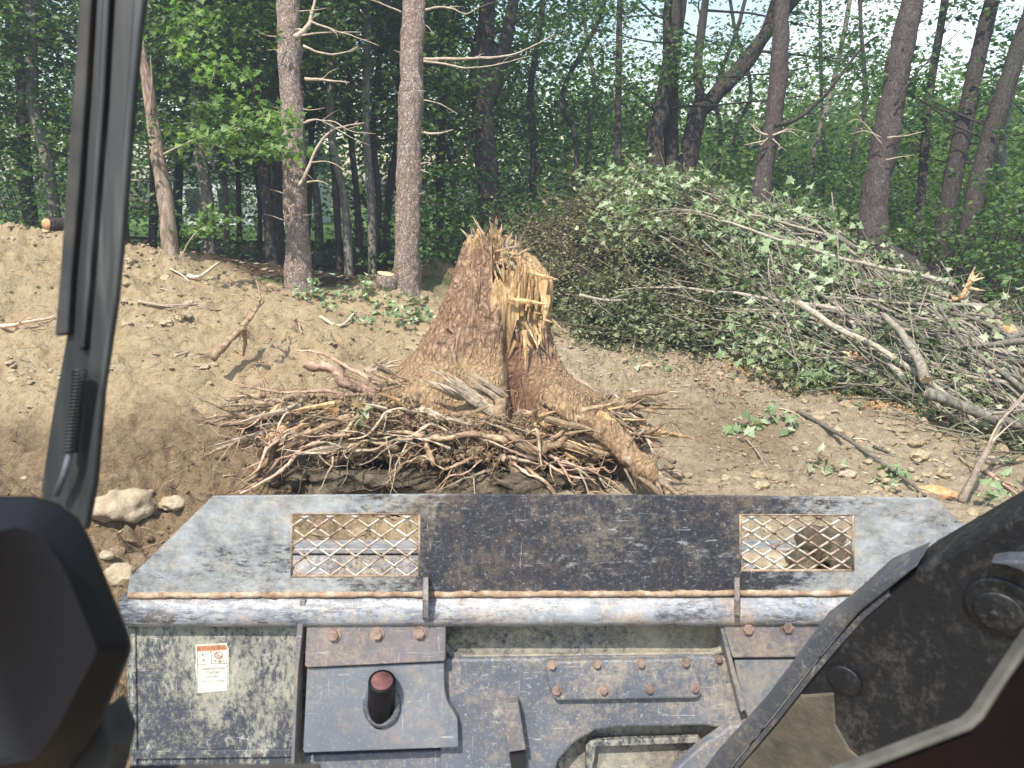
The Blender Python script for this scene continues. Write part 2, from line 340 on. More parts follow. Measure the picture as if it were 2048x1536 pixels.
X = aa[None]*(np.maximum(ys, -1)[:, None]*.95+1.6+np.where(ys < 0, 12, 0)[:, None]); Y = np.repeat(ys[:, None], len(aa), 1)
X = X*1.0; Zg = H(X, Y); sa, mo, li = masks(X, Y)
i = np.arange(len(ys)-1)[:, None]*len(aa); j = np.arange(len(aa)-1)[None]
F = np.stack([i+j, i+j+1, i+j+1+len(aa), i+j+len(aa)], -1).reshape(-1, 4)
gm = MB().add(np.stack([X, Y, Zg], -1).reshape(-1, 3), F, np.stack([sa, mo, li], -1).reshape(-1, 3))
setp(gm.build('ground', M['soil']), kind='structure')
far = MB(); far.add([[-400, -300, -1.2], [400, -300, -1.2], [400, 600, -1.2], [-400, 600, -1.2]], np.array([[0, 1, 2, 3]]), (0, 0, 1))
setp(far.build('distant_ground', M['soil']), kind='structure')
# soil clods, gravel, chips
def on(x, y, dz=0): return np.array([x, y, float(H(np.array([x]), np.array([y]))[0])+dz])
def scatter(nn, xr, yr, s0, s1, cols, name, lvl=1, flat=.6):
    x = RNG.uniform(*xr, nn); y = RNG.uniform(yr[0], yr[1], nn)
    keep = fbm(np.stack([x, y, x*0], -1)*.8, 2, 21) > -.35; x, y = x[keep], y[keep]; z = H(x, y); nn = len(x)
    B, Fi = ICO[lvl]; s = s0*(s1/s0)**(RNG.random(nn)**2.2)
    V = B[None]*(1+.35*RNG.uniform(-1, 1, (nn, len(B), 1)))*s[:, None, None]*np.array([1, 1, flat])*RNG.uniform(.6, 1.3, (nn, 1, 3))
    V = V+np.stack([x, y, z+s*.15], -1)[:, None]
    FF = (Fi[None]+(np.arange(nn)*len(B))[:, None, None]).reshape(-1, 3)
    sa, mo, li = masks(x, y); ci = RNG.random(nn)[:, None]
    base = np.array((.44, .335, .205))*sa[:, None]+np.array((.38, .315, .225))*(1-sa[:, None]); base = base*(1-mo[:, None])+np.array((.20, .14, .085))*mo[:, None]
    base = base*(1-.7*li[:, None])*(.6+.45*ci)
    m = MB(); m.add(V.reshape(-1, 3), FF, np.repeat(base, len(B), 0)); o = m.build(name, M['clod'], smooth=(lvl > 1))
    return setp(o, kind='stuff')
setp(scatter(10000, (-6.5, 7), (3, 11), .005, .042, None, 'soil_clods'), 'small crumbs and clods of loose soil strewn over the dug ground', 'soil clods')
def clumps(nn):
    x = RNG.uniform(-6.5, 6.5, nn*6); y = RNG.uniform(3.5, 10.3, nn*6); f = fbm(np.stack([x*.8+y*.3, y*1.8-x*.6, x*0], -1)*.9, 3, 77); k = (f > .28); x, y = x[k][:nn], y[k][:nn]; m_ = len(x)
    B, Fi = ICO[2]; s = .012*(.075/.012)**(RNG.random(m_)**2.0); z = H(x, y)
    rn = 1+.45*fbm(B[None]*1.7+RNG.uniform(0, 50, (m_, 1, 3)), 3, 5)
    V = B[None]*rn[..., None]*s[:, None, None]*RNG.uniform(.6, 1.4, (m_, 1, 3))*np.array([1, 1, .6])+np.stack([x, y, z], -1)[:, None]
    sa, mo, li = masks(x, y); base = np.array((.44, .345, .22))*(1-mo[:, None])+np.array((.22, .155, .095))*mo[:, None]; base = base*RNG.uniform(.75, 1.15, (m_, 1))
    return setp(MB().add(V.reshape(-1, 3), (Fi[None]+(np.arange(m_)*len(B))[:, None, None]).reshape(-1, 3), np.repeat(base, len(B), 0)).build('dirt_clumps', M['clod'], smooth=False), 'lumpy clumps of crumbled earth gathered along the scraped ledges', 'soil clods', kind='stuff')
clumps(1900)
def chips(nn, xr, yr, name, mat, L=(.02, .11), wdt=.006, col=(.8, 1.2)):
    x = RNG.uniform(*xr, nn); y = RNG.uniform(*yr, nn); keep = fbm(np.stack([x, y, x*0], -1)*.9, 2, 33) > -.15; x, y = x[keep], y[keep]; nn = len(x)
    z = H(x, y)+.006; a = RNG.uniform(0, 6.28, nn); l = RNG.uniform(*L, nn)/2; dx, dy = np.cos(a)*l, np.sin(a)*l; w = RNG.uniform(.5, 1.4, nn)*wdt
    t = RNG.uniform(-.3, .5, nn)*l
    V = np.stack([np.stack([x-dx, y-dy, z], -1), np.stack([x-dy/l*w, y+dx/l*w, z+t*.5+w], -1), np.stack([x+dx, y+dy, z+np.abs(t)], -1), np.stack([x+dy/l*w, y-dx/l*w, z+t*.5], -1)], 1)
    V2 = V.copy(); V2[:, :, 2] -= .004
    V = np.concatenate([V, V2], 1)
    T = np.array([[0, 1, 2, 3], [7, 6, 5, 4], [0, 4, 5, 1], [1, 5, 6, 2], [2, 6, 7, 3], [3, 7, 4, 0]])
    FF = (T[None]+(np.arange(nn)*8)[:, None, None]).reshape(-1, 4); c = np.repeat(RNG.uniform(*col, (nn, 1))*np.ones((1, 3)), 8, 0)
    return setp(MB().add(V.reshape(-1, 3), FF, c).build(name, mat, smooth=False), kind='stuff')
setp(chips(2400, (.3, 6), (4.8, 10.5), 'wood_chips', M['oldwood'], (.02, .09), .007), 'pale wood chips and bark crumbs trampled into the grey track', 'wood chips')
setp(chips(2600, (-6, 3), (4.2, 10.3), 'twig_litter', M['root'], (.04, .2), .004), 'fine broken rootlets littering the sandy bank', 'twig litter')
setp(chips(3500, (-10, 10), (10.5, 17), 'leaf_litter', M['oldwood'], (.05, .16), .02, (.4, .9)), 'brown leaf and twig litter on the shaded forest floor', 'leaf litter')
# a ridge of sawdust and the reddish crumbled bark patch
def strip(name, label, pts, wd, nn, mat, L, wv=.008):
    pts = np.array([Pz(a, b, .08) for a, b in pts]); t = RNG.random(nn)*(len(pts)-1); k = t.astype(int); f = (t-k)[:, None]
    p = pts[k]*(1-f)+pts[k+1]*f; x = p[:, 0]+RNG.normal(0, wd, nn); y = p[:, 1]+RNG.normal(0, wd*1.2, nn); z = H(x, y)+.006
    B, Fi = ICO[1]; s = RNG.uniform(*L, nn); V = B[None]*s[:, None, None]*RNG.uniform(.3, 1.5, (nn, 1, 3))+np.stack([x, y, z], -1)[:, None]
    c = np.repeat(RNG.uniform(.6, 1.2, (nn, 1))*np.ones((1, 3)), len(B), 0)
    return setp(MB().add(V.reshape(-1, 3), (Fi[None]+(np.arange(nn)*len(B))[:, None, None]).reshape(-1, 3), c).build(name, mat, smooth=False), label, 'wood debris', kind='stuff')
strip('sawdust_ridge', 'pale ridge of sawdust and chips along the dark wheel rut', [(1440, 742), (1600, 775), (1760, 830), (1830, 850)], .07, 1600, M['splinter'], (.004, .018))
strip('red_bark_crumbs', 'reddish crumbled bark patch on the track beside the stump', [(1300, 735), (1400, 760), (1480, 800)], .2, 1100, M['root'], (.004, .022))

# ------------------------------------------------------------------ leaves
STAR = np.array([(0, 0), (.42, -.1), (.34, .16), (.74, .42), (.36, .5), (.30, .62), (0, 1.0), (-.30, .62), (-.36, .5), (-.74, .42), (-.34, .16), (-.42, -.1)])
LT = {'star': (np.c_[STAR, np.abs(STAR[:, 0])*.35-.25*STAR[:, 1]**2], [np.array([[0, 1, 2, 10, 11]]), np.array([[2, 3, 4, 8, 9, 10]]), np.array([[4, 5, 6, 7, 8]])]),
      'oval': (np.array([(0, 0, 0), (.33, .45, .1), (0, 1, -.08), (-.33, .45, .1)]), [np.array([[0, 1, 2, 3]])]),
      'lance': (np.array([(0, 0, 0), (.16, .4, .05), (0, 1, -.12), (-.16, .4, .05)]), [np.array([[0, 1, 2, 3]])]),
      'needle': (np.array([(0, 0, 0), (.05, .5, .02), (0, 1, -.06), (-.05, .5, .02)]), [np.array([[0, 1, 2, 3]])])}
def leaves(mb, pts, size, kind='oval', tilt=.6, var=None, droop=.25, up=None):
    n = len(pts); T, Fs = LT[kind]; a = RNG.uniform(0, 6.283, n)
    d = np.stack([np.cos(a), np.sin(a), RNG.normal(-droop, .35, n)], -1)
    if up is not None: d = d*.6+up
    d /= np.linalg.norm(d, axis=1)[:, None]
    nrm = np.stack([RNG.normal(0, tilt, n), RNG.normal(0, tilt, n), np.ones(n)], -1); nrm -= d*(nrm*d).sum(1)[:, None]; nrm /= np.linalg.norm(nrm, axis=1)[:, None]
    s = np.cross(d, nrm); sz = (size*RNG.uniform(.6, 1.25, n))[:, None, None]
    V = pts[:, None]+sz*(T[None, :, 0:1]*s[:, None]+T[None, :, 1:2]*d[:, None]+T[None, :, 2:3]*nrm[:, None])
    k = len(T); off = (np.arange(n)*k)[:, None, None]
    v = RNG.random(n) if var is None else np.clip(var+RNG.normal(0, .18, n), 0, 1)
    mb.add(V.reshape(-1, 3), [(f[None]+off).reshape(-1, f.shape[1]) for f in Fs], np.repeat(v, k)[:, None]*np.ones((1, 3)))
def spray_pts(c, r, m, flat=.22):
    c = np.asarray(c); n = len(c); q = RNG.normal(0, 1, (n, m, 3)); q[..., 2] *= flat
    tl = RNG.normal(0, .3, (n, 1, 2)); q[..., 2] += q[..., 0]*tl[..., 0]+q[..., 1]*tl[..., 1]
    return (c[:, None]+q*(np.broadcast_to(np.asarray(r, float).reshape(-1, 1, 1), (n, 1, 1)))).reshape(-1, 3)

# ------------------------------------------------------------------ trees
def trunk_mesh(pts, w, sides=14, nseg=26, barkn=.02, flare=1.0):
    pts = np.asarray(pts, float); r = np.interp(np.linspace(0, 1, len(pts)), np.linspace(0, 1, len(w)), w)
    p, rr = smooth_path(pts, r, max(2, nseg//(len(pts)-1)))
    t = np.linspace(0, 1, len(p)); h = np.linalg.norm(p-p[0], axis=1); rr = rr*(1+.35*flare*np.exp(-h/.18))
    V, F = tube(p, rr, sides); 
    a = np.repeat(rr, sides)[:, None]; nd = V-np.repeat(p, sides, 0); nd /= np.linalg.norm(nd, axis=1)[:, None]+1e-9
    V = V+nd*(fbm(V*np.array([9, 9, 3]), 3, 3)[:, None]*a*barkn*6+fbm(V*2, 2, 5)[:, None]*a*.08)
    if sides > 20: rg = 1-np.abs(fbm(V*np.array([19, 19, 6.5]), 3, 33)); V = V+nd*((rg-.6)[:, None]*.020)
    return V, F
def limb(p0, d, L, r, bend=.25, n=6):
    d = np.asarray(d, float); d = d/np.linalg.norm(d); q = [np.asarray(p0, float)]
    for k in range(n):
        d = d+RNG.normal(0, bend/n*1.6, 3)+np.array([0, 0, .02]); d /= np.linalg.norm(d); q.append(q[-1]+d*L/n)
    return np.array(q), np.linspace(r, r*.2, n+1)
def tree(name, label, cat, base, tops, w, mat, group, leafm='leaf_dark', crown=(3.5, 11, 1.6, 90), lsz=.11, kind='oval', m=34, sides=12, extra=None, bits=None):
    """base/tops: world points along the trunk; w: radii; crown=(z0,z1,radius,clusters)"""
    t = thing(name, label, cat, base, group); pts = [np.array(base)-np.array([0, 0, .15])]+[np.array(q) for q in tops]
    V, F = trunk_mesh(pts, w, sides, 26 if sides < 21 else 240); MB().add(V, F).build('trunk', mat, t)
    P_ = np.array(pts); 
    if extra:
        for e, er in extra:
            V, F = trunk_mesh(e, er, 10, 16, flare=0); MB().add(V, F).build('fork', mat, t)
    if crown and crown[3]:
        z0, z1, R_, nc = crown; lm = MB(); cl = []
        axes = [P_]+([np.array(e) for e, _ in extra] if extra else [])
        for k in range(max(5, nc//4)):
            A = axes[RNG.integers(len(axes))]; z = RNG.uniform(z0-.6, z1-.3); z = min(z, A[-1, 2]); z = max(z, A[0, 2])
            c = np.array([np.interp(z, A[:, 2], A[:, i]) for i in range(3)]); a = RNG.uniform(0, 6.283); L = R_*RNG.uniform(.6, 1.15)*(1-.35*max(0, (z-z0)/(z1-z0)))
            q, r = limb(c, (math.cos(a), math.sin(a), RNG.uniform(-.1, .75)), L, max(.008, min(.035, w[-1]*.35)), .5)
            V, F = tube(q, r, 4); lm.add(V, F)
            for s_ in range(3):
                i0 = RNG.integers(2, 6); q2, r2 = limb(q[i0], q[i0]-q[i0-1]+RNG.normal(0, .09, 3), L*.4, r[i0]*.7, .5, 4); V, F = tube(q2, r2, 3); lm.add(V, F); cl += [q2[-1], q2[2]]
            cl.append(q[-1])
        lm.build('branches', mat, t)['kind'] = 'stuff'; cl = np.array(cl)
        cm = MB(); leaves(cm, spray_pts(cl, RNG.uniform(.18, .42, len(cl)), m), lsz, kind, .55)
        o = cm.build('crown', M[leafm], t, smooth=False)
    if bits: bits(t)
    return t
def deadb(parent, path, r0, mat='deadwood', name='dead_branch', r1=.25, forks=0, sides=6):
    p = np.array(path, float); rr = np.linspace(r0, r0*r1, len(p)); q, r = smooth_path(p, rr, 5)
    q = q+fbm(q*9, 2, 2)[:, None]*r0*.5; V, F = tube(q, r, sides, jit=.12); mb = MB().add(V, F)
    for k in range(forks):
        i0 = RNG.integers(len(q)//3, len(q)-2); d = q[i0+1]-q[i0]; d = d/np.linalg.norm(d)+RNG.normal(0, .5, 3)*np.array([1, .5, 1]); q2, r2 = limb(q[i0], d, RNG.uniform(.12, .35), r[i0]*.5, .5, 4)
        V, F = tube(q2, r2, 4); mb.add(V, F)
    return mb.build(name, M[mat], parent)
mt = M['pine_bark']
# two tall pines at the edge of the clearing
def gz(px, py, D):
    p = P(px, py, D); p[2] = Hb(p[0:1], p[1:2])[0]; return p
D = 10.0
def up(px, D, py): return P(px, py, D)
A_ = tree('pine_tree', 'tall straight pine with many pale dead branch stubs, left of the two front pines', 'tree', gz(597, 566, D), [up(591, D, 400), up(586, D+.1, 250), up(579, D+.2, 100), up(574, D+.4, -60), up(560, D+1, -700)], [.17, .162, .155, .15, .14, .10], mt, 'pine trees at the clearing edge', 'leaf_dark', (7.5, 12, 2.0, 70), .16, 'needle', 40, 48)
for pth, r in [([(608, 160), (650, 160), (700, 164)], .028), ([(608, 246), (630, 240), (668, 244), (700, 262), (752, 268)], .014), ([(597, 372), (612, 348), (635, 295), (660, 264), (695, 252), (728, 247)], .028),
               ([(612, 242), (640, 240), (690, 268), (740, 292)], .012), ([(622, 325), (660, 324), (692, 345)], .012), ([(614, 365), (638, 362), (658, 370)], .016), ([(600, 72), (640, 66), (723, 64)], .016),
               ([(592, 75), (612, 58), (624, 30), (632, -20)], .05), ([(560, 74), (540, 72), (518, 66)], .013), ([(606, 92), (650, 108), (690, 105), (718, 92)], .02), ([(604, 432), (628, 428)], .018), ([(566, 440), (545, 432), (528, 428)], .010),
               ([(562, 218), (548, 214), (536, 208)], .010), ([(622, 44), (660, 58), (700, 70), (757, 92)], .018), ([(568, 386), (540, 378)], .010), ([(566, 8), (556, -8), (540, -20)], .014), ([(598, 22), (630, 20), (655, 16)], .010),
               ([(606, 218), (620, 220), (650, 216)], .012), ([(562, 108), (550, 100), (535, 100)], .010)]:
    dz = RNG.uniform(-.35, .1); deadb(A_, [P(a, b, D-.1+dz*k/len(pth)) for k, (a, b) in enumerate(pth)], r, forks=(2 if len(pth) > 3 else (1 if len(pth) == 3 and r > .012 else 0)))
B_ = tree('pine_tree', 'tall reddish pine right beside the small sawn stump, with few dead branches', 'tree', gz(812, 592, D), [up(816, D, 450), up(820, D, 250), up(824, D+.1, 100), up(829, D+.3, -60), up(840, D+1, -700)], [.178, .172, .165, .16, .155, .11], mt, 'pine trees at the clearing edge', 'leaf_dark', (7.5, 12, 2.0, 70), .16, 'needle', 40, 48)
for pth, r in [([(851, 20), (880, 14), (905, 18), (932, 28), (960, 12)], .018), ([(848, 118), (900, 118), (960, 116), (1020, 110), (1070, 90), (1110, 68)], .024), ([(848, 122), (900, 131), (940, 136), (990, 130), (1060, 112)], .018),
               ([(843, 266), (880, 266), (906, 260)], .020), ([(848, 200), (880, 208), (916, 227)], .010), ([(802, 25), (770, 10), (715, -10)], .016), ([(800, 106), (788, 100)], .014), ([(842, 327), (860, 325)], .012),
               ([(842, 340), (860, 346)], .009), ([(846, 186), (835, 182), (852, 182)], .009), ([(797, 190), (786, 176)], .010), ([(840, 388), (848, 386)], .014), ([(852, 50), (866, 66)], .006), ([(842, 262), (846, 254)], .014), ([(804, 255), (794, 262)], .010)]:
    deadb(B_, [P(a, b, D-.12-.25*k/len(pth)) for k, (a, b) in enumerate(pth)], r, forks=(3 if len(pth) > 4 else (1 if r > .015 and len(pth) > 2 else 0)))
# dead snag with a broken slanting top
D = 9.9
S_ = thing('dead_snag', 'leaning pale dead trunk with peeling bark and a broken jagged top', 'tree', gz(345, 524, D))
V, F = trunk_mesh([gz(345, 530, D)-np.array([0, 0, .1]), P(330, 400, D), P(312, 290, D), P(297, 180, D), P(284, 108, D)], [.105, .102, .09, .078, .062], 16, 30); MB().add(V, F).build('trunk', M['snag_bark'], S_)
sm = MB()
for k in range(16):
    a = RNG.uniform(0, 6.28); c = P(285, 112, D)+np.array([math.cos(a)*.045, math.sin(a)*.045, -.05]); q = np.array([c, c+np.array([RNG.normal(0, .01)-.005, 0, RNG.uniform(.05, .3)])]); V, F = tube(q, [.022, .003], 4, flat=.4); sm.add(V, F)
sm.build('broken_top', M['deadwood'], S_)
deadb(S_, [P(300, 230, D-.12), P(303, 140, D-.1), P(300, 112, D-.08)], .02, 'snag_bark', 'split_side', .3)
tw = MB()
brs = [[(327, 308), (360, 292), (400, 275), (440, 268), (480, 258), (520, 240)], [(400, 275), (430, 290), (470, 300), (560, 300)], [(480, 258), (530, 262), (590, 290)], [(440, 268), (480, 245), (530, 225)], [(360, 520), (380, 480), (410, 450), (440, 430)]]
cl = []
for b_ in brs:
    p = np.array([P(a, c, 9.3-.12*k) for k, (a, c) in enumerate(b_)]); q, r = smooth_path(p, np.linspace(.011, .003, len(p)), 4); V, F = tube(q, r, 5); tw.add(V, F); cl += list(q[6:])
tw.build('live_twigs', M['deadwood'], S_)['kind'] = 'stuff'
lm = MB(); cl = np.array(cl); leaves(lm, spray_pts(cl, .10, 9, .5), .085, 'star', .5, None, .35)
extra = np.array([P(RNG.uniform(330, 440), RNG.uniform(0, 130), 9.2) for _ in range(26)]+[P(RNG.uniform(390, 500), RNG.uniform(120, 200), 9.0) for _ in range(20)]+[P(RNG.uniform(490, 600), RNG.uniform(225, 310), 8.9) for _ in range(26)])
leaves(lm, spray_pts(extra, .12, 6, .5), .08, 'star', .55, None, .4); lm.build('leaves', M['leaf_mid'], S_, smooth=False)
# right-hand trees behind the brush pile
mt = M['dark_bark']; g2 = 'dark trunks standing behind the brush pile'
def T(name, label, path, w, D, D1=None, **k):
    D1 = D if D1 is None else D1; n = len(path); ds = np.linspace(D, D1, n)
    b = gz(path[0][0], path[0][1], D); pts = [P(a, c, d) for (a, c), d in zip(path, ds)]; pts = [q for q in pts if q[2] > b[2]+.3]
    d = pts[-1]-pts[-2]; d = d/np.linalg.norm(d); pts = pts+[pts[-1]+d*3.5+np.array([0, 0, .5])]
    w = list(w)+[w[-1]*.5]; return tree(name, label, 'tree', b, pts, w, k.pop('mat', mt), k.pop('group', g2), **k)
tx = 'leaf_blue'
def EX(l, D): return [P(a, b, D) for a, b in l]
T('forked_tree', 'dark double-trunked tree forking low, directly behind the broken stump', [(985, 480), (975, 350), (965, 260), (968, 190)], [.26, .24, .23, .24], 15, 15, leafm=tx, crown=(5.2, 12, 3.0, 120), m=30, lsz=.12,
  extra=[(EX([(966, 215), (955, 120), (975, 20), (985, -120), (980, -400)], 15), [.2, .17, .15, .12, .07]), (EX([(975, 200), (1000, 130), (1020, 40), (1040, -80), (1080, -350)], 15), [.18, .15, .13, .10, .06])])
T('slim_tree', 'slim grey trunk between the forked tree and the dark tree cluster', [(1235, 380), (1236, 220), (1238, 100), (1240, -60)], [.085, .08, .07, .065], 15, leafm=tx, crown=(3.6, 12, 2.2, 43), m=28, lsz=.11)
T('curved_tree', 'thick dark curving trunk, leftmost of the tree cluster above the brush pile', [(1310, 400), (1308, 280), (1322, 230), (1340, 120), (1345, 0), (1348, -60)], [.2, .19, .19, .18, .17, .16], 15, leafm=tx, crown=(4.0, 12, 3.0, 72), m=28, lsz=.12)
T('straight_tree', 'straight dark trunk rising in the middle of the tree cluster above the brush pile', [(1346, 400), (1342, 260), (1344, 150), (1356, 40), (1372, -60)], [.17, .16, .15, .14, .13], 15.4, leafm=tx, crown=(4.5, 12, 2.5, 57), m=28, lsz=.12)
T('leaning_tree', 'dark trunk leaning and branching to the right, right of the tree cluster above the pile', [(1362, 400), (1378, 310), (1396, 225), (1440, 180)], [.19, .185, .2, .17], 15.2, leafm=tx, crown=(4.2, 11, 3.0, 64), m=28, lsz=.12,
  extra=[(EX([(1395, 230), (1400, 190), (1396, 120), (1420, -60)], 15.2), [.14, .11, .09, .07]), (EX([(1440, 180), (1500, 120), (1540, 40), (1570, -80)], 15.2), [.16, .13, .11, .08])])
F_ = T('pine_tree', 'pine with a whorl of dead branches rising above the leafy pile top', [(1520, 420), (1530, 330), (1548, 240), (1556, 150), (1562, 60), (1568, -60)], [.175, .165, .16, .15, .14, .13], 13, leafm='leaf_blue', crown=(6.5, 12, 2.2, 60), kind='needle', lsz=.16, m=36, mat=M['backlit_bark'], sides=40)
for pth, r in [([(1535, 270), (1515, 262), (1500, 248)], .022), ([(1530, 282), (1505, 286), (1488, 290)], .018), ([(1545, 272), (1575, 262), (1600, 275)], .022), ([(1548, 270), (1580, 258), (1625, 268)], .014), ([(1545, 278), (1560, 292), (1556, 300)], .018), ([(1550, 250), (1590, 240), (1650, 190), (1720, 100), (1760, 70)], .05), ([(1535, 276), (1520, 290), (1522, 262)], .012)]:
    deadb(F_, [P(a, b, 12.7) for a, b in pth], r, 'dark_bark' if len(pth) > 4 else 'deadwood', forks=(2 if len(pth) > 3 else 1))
G_ = T('pine_tree', 'thick leaning pine trunk standing right behind the bare poles of the pile', [(1742, 500), (1748, 400), (1772, 270), (1795, 150), (1815, 50), (1838, -60)], [.215, .21, .20, .185, .175, .165], 11.5, leafm='leaf_blue', crown=(7, 12, 2.2, 60), kind='needle', lsz=.16, m=36, mat=M['backlit_bark'], sides=40)
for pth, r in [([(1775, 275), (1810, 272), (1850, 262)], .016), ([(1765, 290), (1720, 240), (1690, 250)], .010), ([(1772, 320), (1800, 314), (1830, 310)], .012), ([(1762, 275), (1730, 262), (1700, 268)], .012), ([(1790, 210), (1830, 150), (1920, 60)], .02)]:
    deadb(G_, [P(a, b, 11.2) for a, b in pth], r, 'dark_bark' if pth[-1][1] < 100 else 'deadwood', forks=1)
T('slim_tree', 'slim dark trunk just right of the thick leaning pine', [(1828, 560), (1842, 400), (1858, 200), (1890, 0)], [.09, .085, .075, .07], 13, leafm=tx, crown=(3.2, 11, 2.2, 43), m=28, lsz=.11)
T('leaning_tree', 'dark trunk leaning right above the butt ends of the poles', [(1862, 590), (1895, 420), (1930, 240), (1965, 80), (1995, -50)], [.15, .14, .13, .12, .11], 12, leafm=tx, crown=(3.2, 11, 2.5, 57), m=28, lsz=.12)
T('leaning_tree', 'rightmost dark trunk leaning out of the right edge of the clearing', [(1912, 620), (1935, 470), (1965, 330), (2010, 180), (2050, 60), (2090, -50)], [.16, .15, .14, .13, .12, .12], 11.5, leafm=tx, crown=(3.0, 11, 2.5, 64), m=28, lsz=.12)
# dim trunks in the shaded wood on the left and centre
g3 = 'dim trunks inside the shaded wood'; dim = [
 (420, 560, 398, 9.5, 13, 'dark trunk behind the leaning dead snag'), (548, 560, 500, 8, 12.5, 'dark trunk close behind the left front pine, leaning left'), (560, 560, 545, 8, 13, 'dark upright trunk hidden partly by the left front pine'),
 (700, 570, 662, 6, 13, "first slim trunk right of the left front pine, leaning left at the top"), (682, 565, 650, 5, 13.4, "thin pole-like trunk hugging the slim one right of the left front pine"), (720, 560, 700, 5, 14, "thin trunk midway between the two front pines"), (745, 565, 735, 6, 13, "pale slim trunk just left of the sawn stump"), (752, 560, 770, 5, 14.5, "thin trunk crossing behind the sawn stump and leaning right"), (610, 560, 640, 5, 15, "thin far trunk showing just right of the left front pine"), (455, 540, 440, 5, 16, "thin far trunk right of the dark trunk behind the snag"), (480, 540, 470, 5, 17, "thin far trunk left of the lawn glimpse in the wood"),
 (520, 540, 512, 5, 18, "thin far trunk in front of the sunny lawn glimpse"), (110, 470, 60, 8, 12, 'dark trunk leaning left at the far left of the bank'), (60, 460, 20, 9, 13, 'thick dim trunk at the left edge of the wood'), (210, 500, 170, 8, 12.5, 'dark trunk half hidden by the wiper arm'), (250, 500, 230, 6, 14, "thin trunk beside the right edge of the wiper arm"),
 (300, 510, 330, 7, 15, 'dim trunk between the wiper arm and the snag'), (350, 500, 372, 8, 16, "far trunk just right of the dead snag's foot"), (640, 545, 610, 8, 17, "dim far trunk partly covered by the left front pine's dead branches"), (770, 550, 800, 7, 17, "dim far trunk against the left side of the reddish pine"), (880, 520, 880, 8, 18, 'dim trunk left of the forked tree'), (900, 500, 920, 5, 20, "thin far trunk between the reddish pine and the forked tree"), (1060, 420, 1085, 7, 19, 'dim trunk right of the forked tree'), (1130, 420, 1210, 5, 18, 'thin leaning trunk over the left end of the pile'),
 (1180, 400, 1165, 5, 21, "thin far trunk above the brown left end of the pile"), (1420, 400, 1490, 5, 20, "thin far trunk leaning right beside the leaning dark tree"), (1470, 400, 1460, 5, 22, "thin far trunk just left of the pine with the branch whorl"), (1600, 420, 1700, 6, 20, 'thin trunk between the two pines behind the pile'), (1650, 440, 1640, 5, 22, "thin far upright trunk right of the pine with the branch whorl"), (1700, 440, 1720, 5, 19, "thin far trunk just left of the thick leaning pine"), (1980, 560, 2060, 9, 16, 'dim trunk at the right edge of the wood'), (2040, 560, 2080, 8, 14, "dark trunk cut by the right edge of the view"), (-60, 460, -120, 10, 12, "thick trunk standing outside the left edge of the view"), (-20, 470, -60, 7, 15, "thin trunk at the very left edge of the view")]
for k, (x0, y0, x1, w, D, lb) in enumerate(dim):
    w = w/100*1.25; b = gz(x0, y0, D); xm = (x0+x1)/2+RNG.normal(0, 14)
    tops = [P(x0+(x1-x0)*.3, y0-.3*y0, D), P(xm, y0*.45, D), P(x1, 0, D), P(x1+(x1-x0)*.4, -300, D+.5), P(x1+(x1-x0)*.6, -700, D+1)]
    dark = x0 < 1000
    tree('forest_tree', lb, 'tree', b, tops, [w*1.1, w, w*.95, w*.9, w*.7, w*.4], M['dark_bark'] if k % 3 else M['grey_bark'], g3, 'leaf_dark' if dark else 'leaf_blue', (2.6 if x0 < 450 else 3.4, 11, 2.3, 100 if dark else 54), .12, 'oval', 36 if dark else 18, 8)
# low leafy shrubs and saplings under the trees
def shrub(name, label, c, R_, hh, ncl, lm_, lsz, kind='oval', m=26, group='shrubs under the trees'):
    t = thing(name, label, 'shrub', c, group); q = RNG.normal(0, 1, (ncl, 3))*np.array([R_*.5, R_*.5, 0]); q[:, 2] = RNG.uniform(.1, 1, ncl)**.8*hh*np.exp(-(q[:, 0]**2+q[:, 1]**2)/(2*R_*R_)); q = q+np.array(c)
    s_ = MB()
    for e in q[::3]: 
        p, r = smooth_path([np.array(c)+RNG.normal(0, .08, 3)*np.array([1, 1, 0]), (np.array(c)+e)/2+np.array([0, 0, .15]), e], [.012, .008, .003], 3); V, F = tube(p, r, 4); s_.add(V, F)
    s_.build('stems', M['dark_bark'], t)['kind'] = 'stuff'; l = MB(); leaves(l, spray_pts(q, RNG.uniform(.12, .3, ncl), m), lsz, kind, .6); l.build('foliage', M[lm_], t, smooth=False); return t
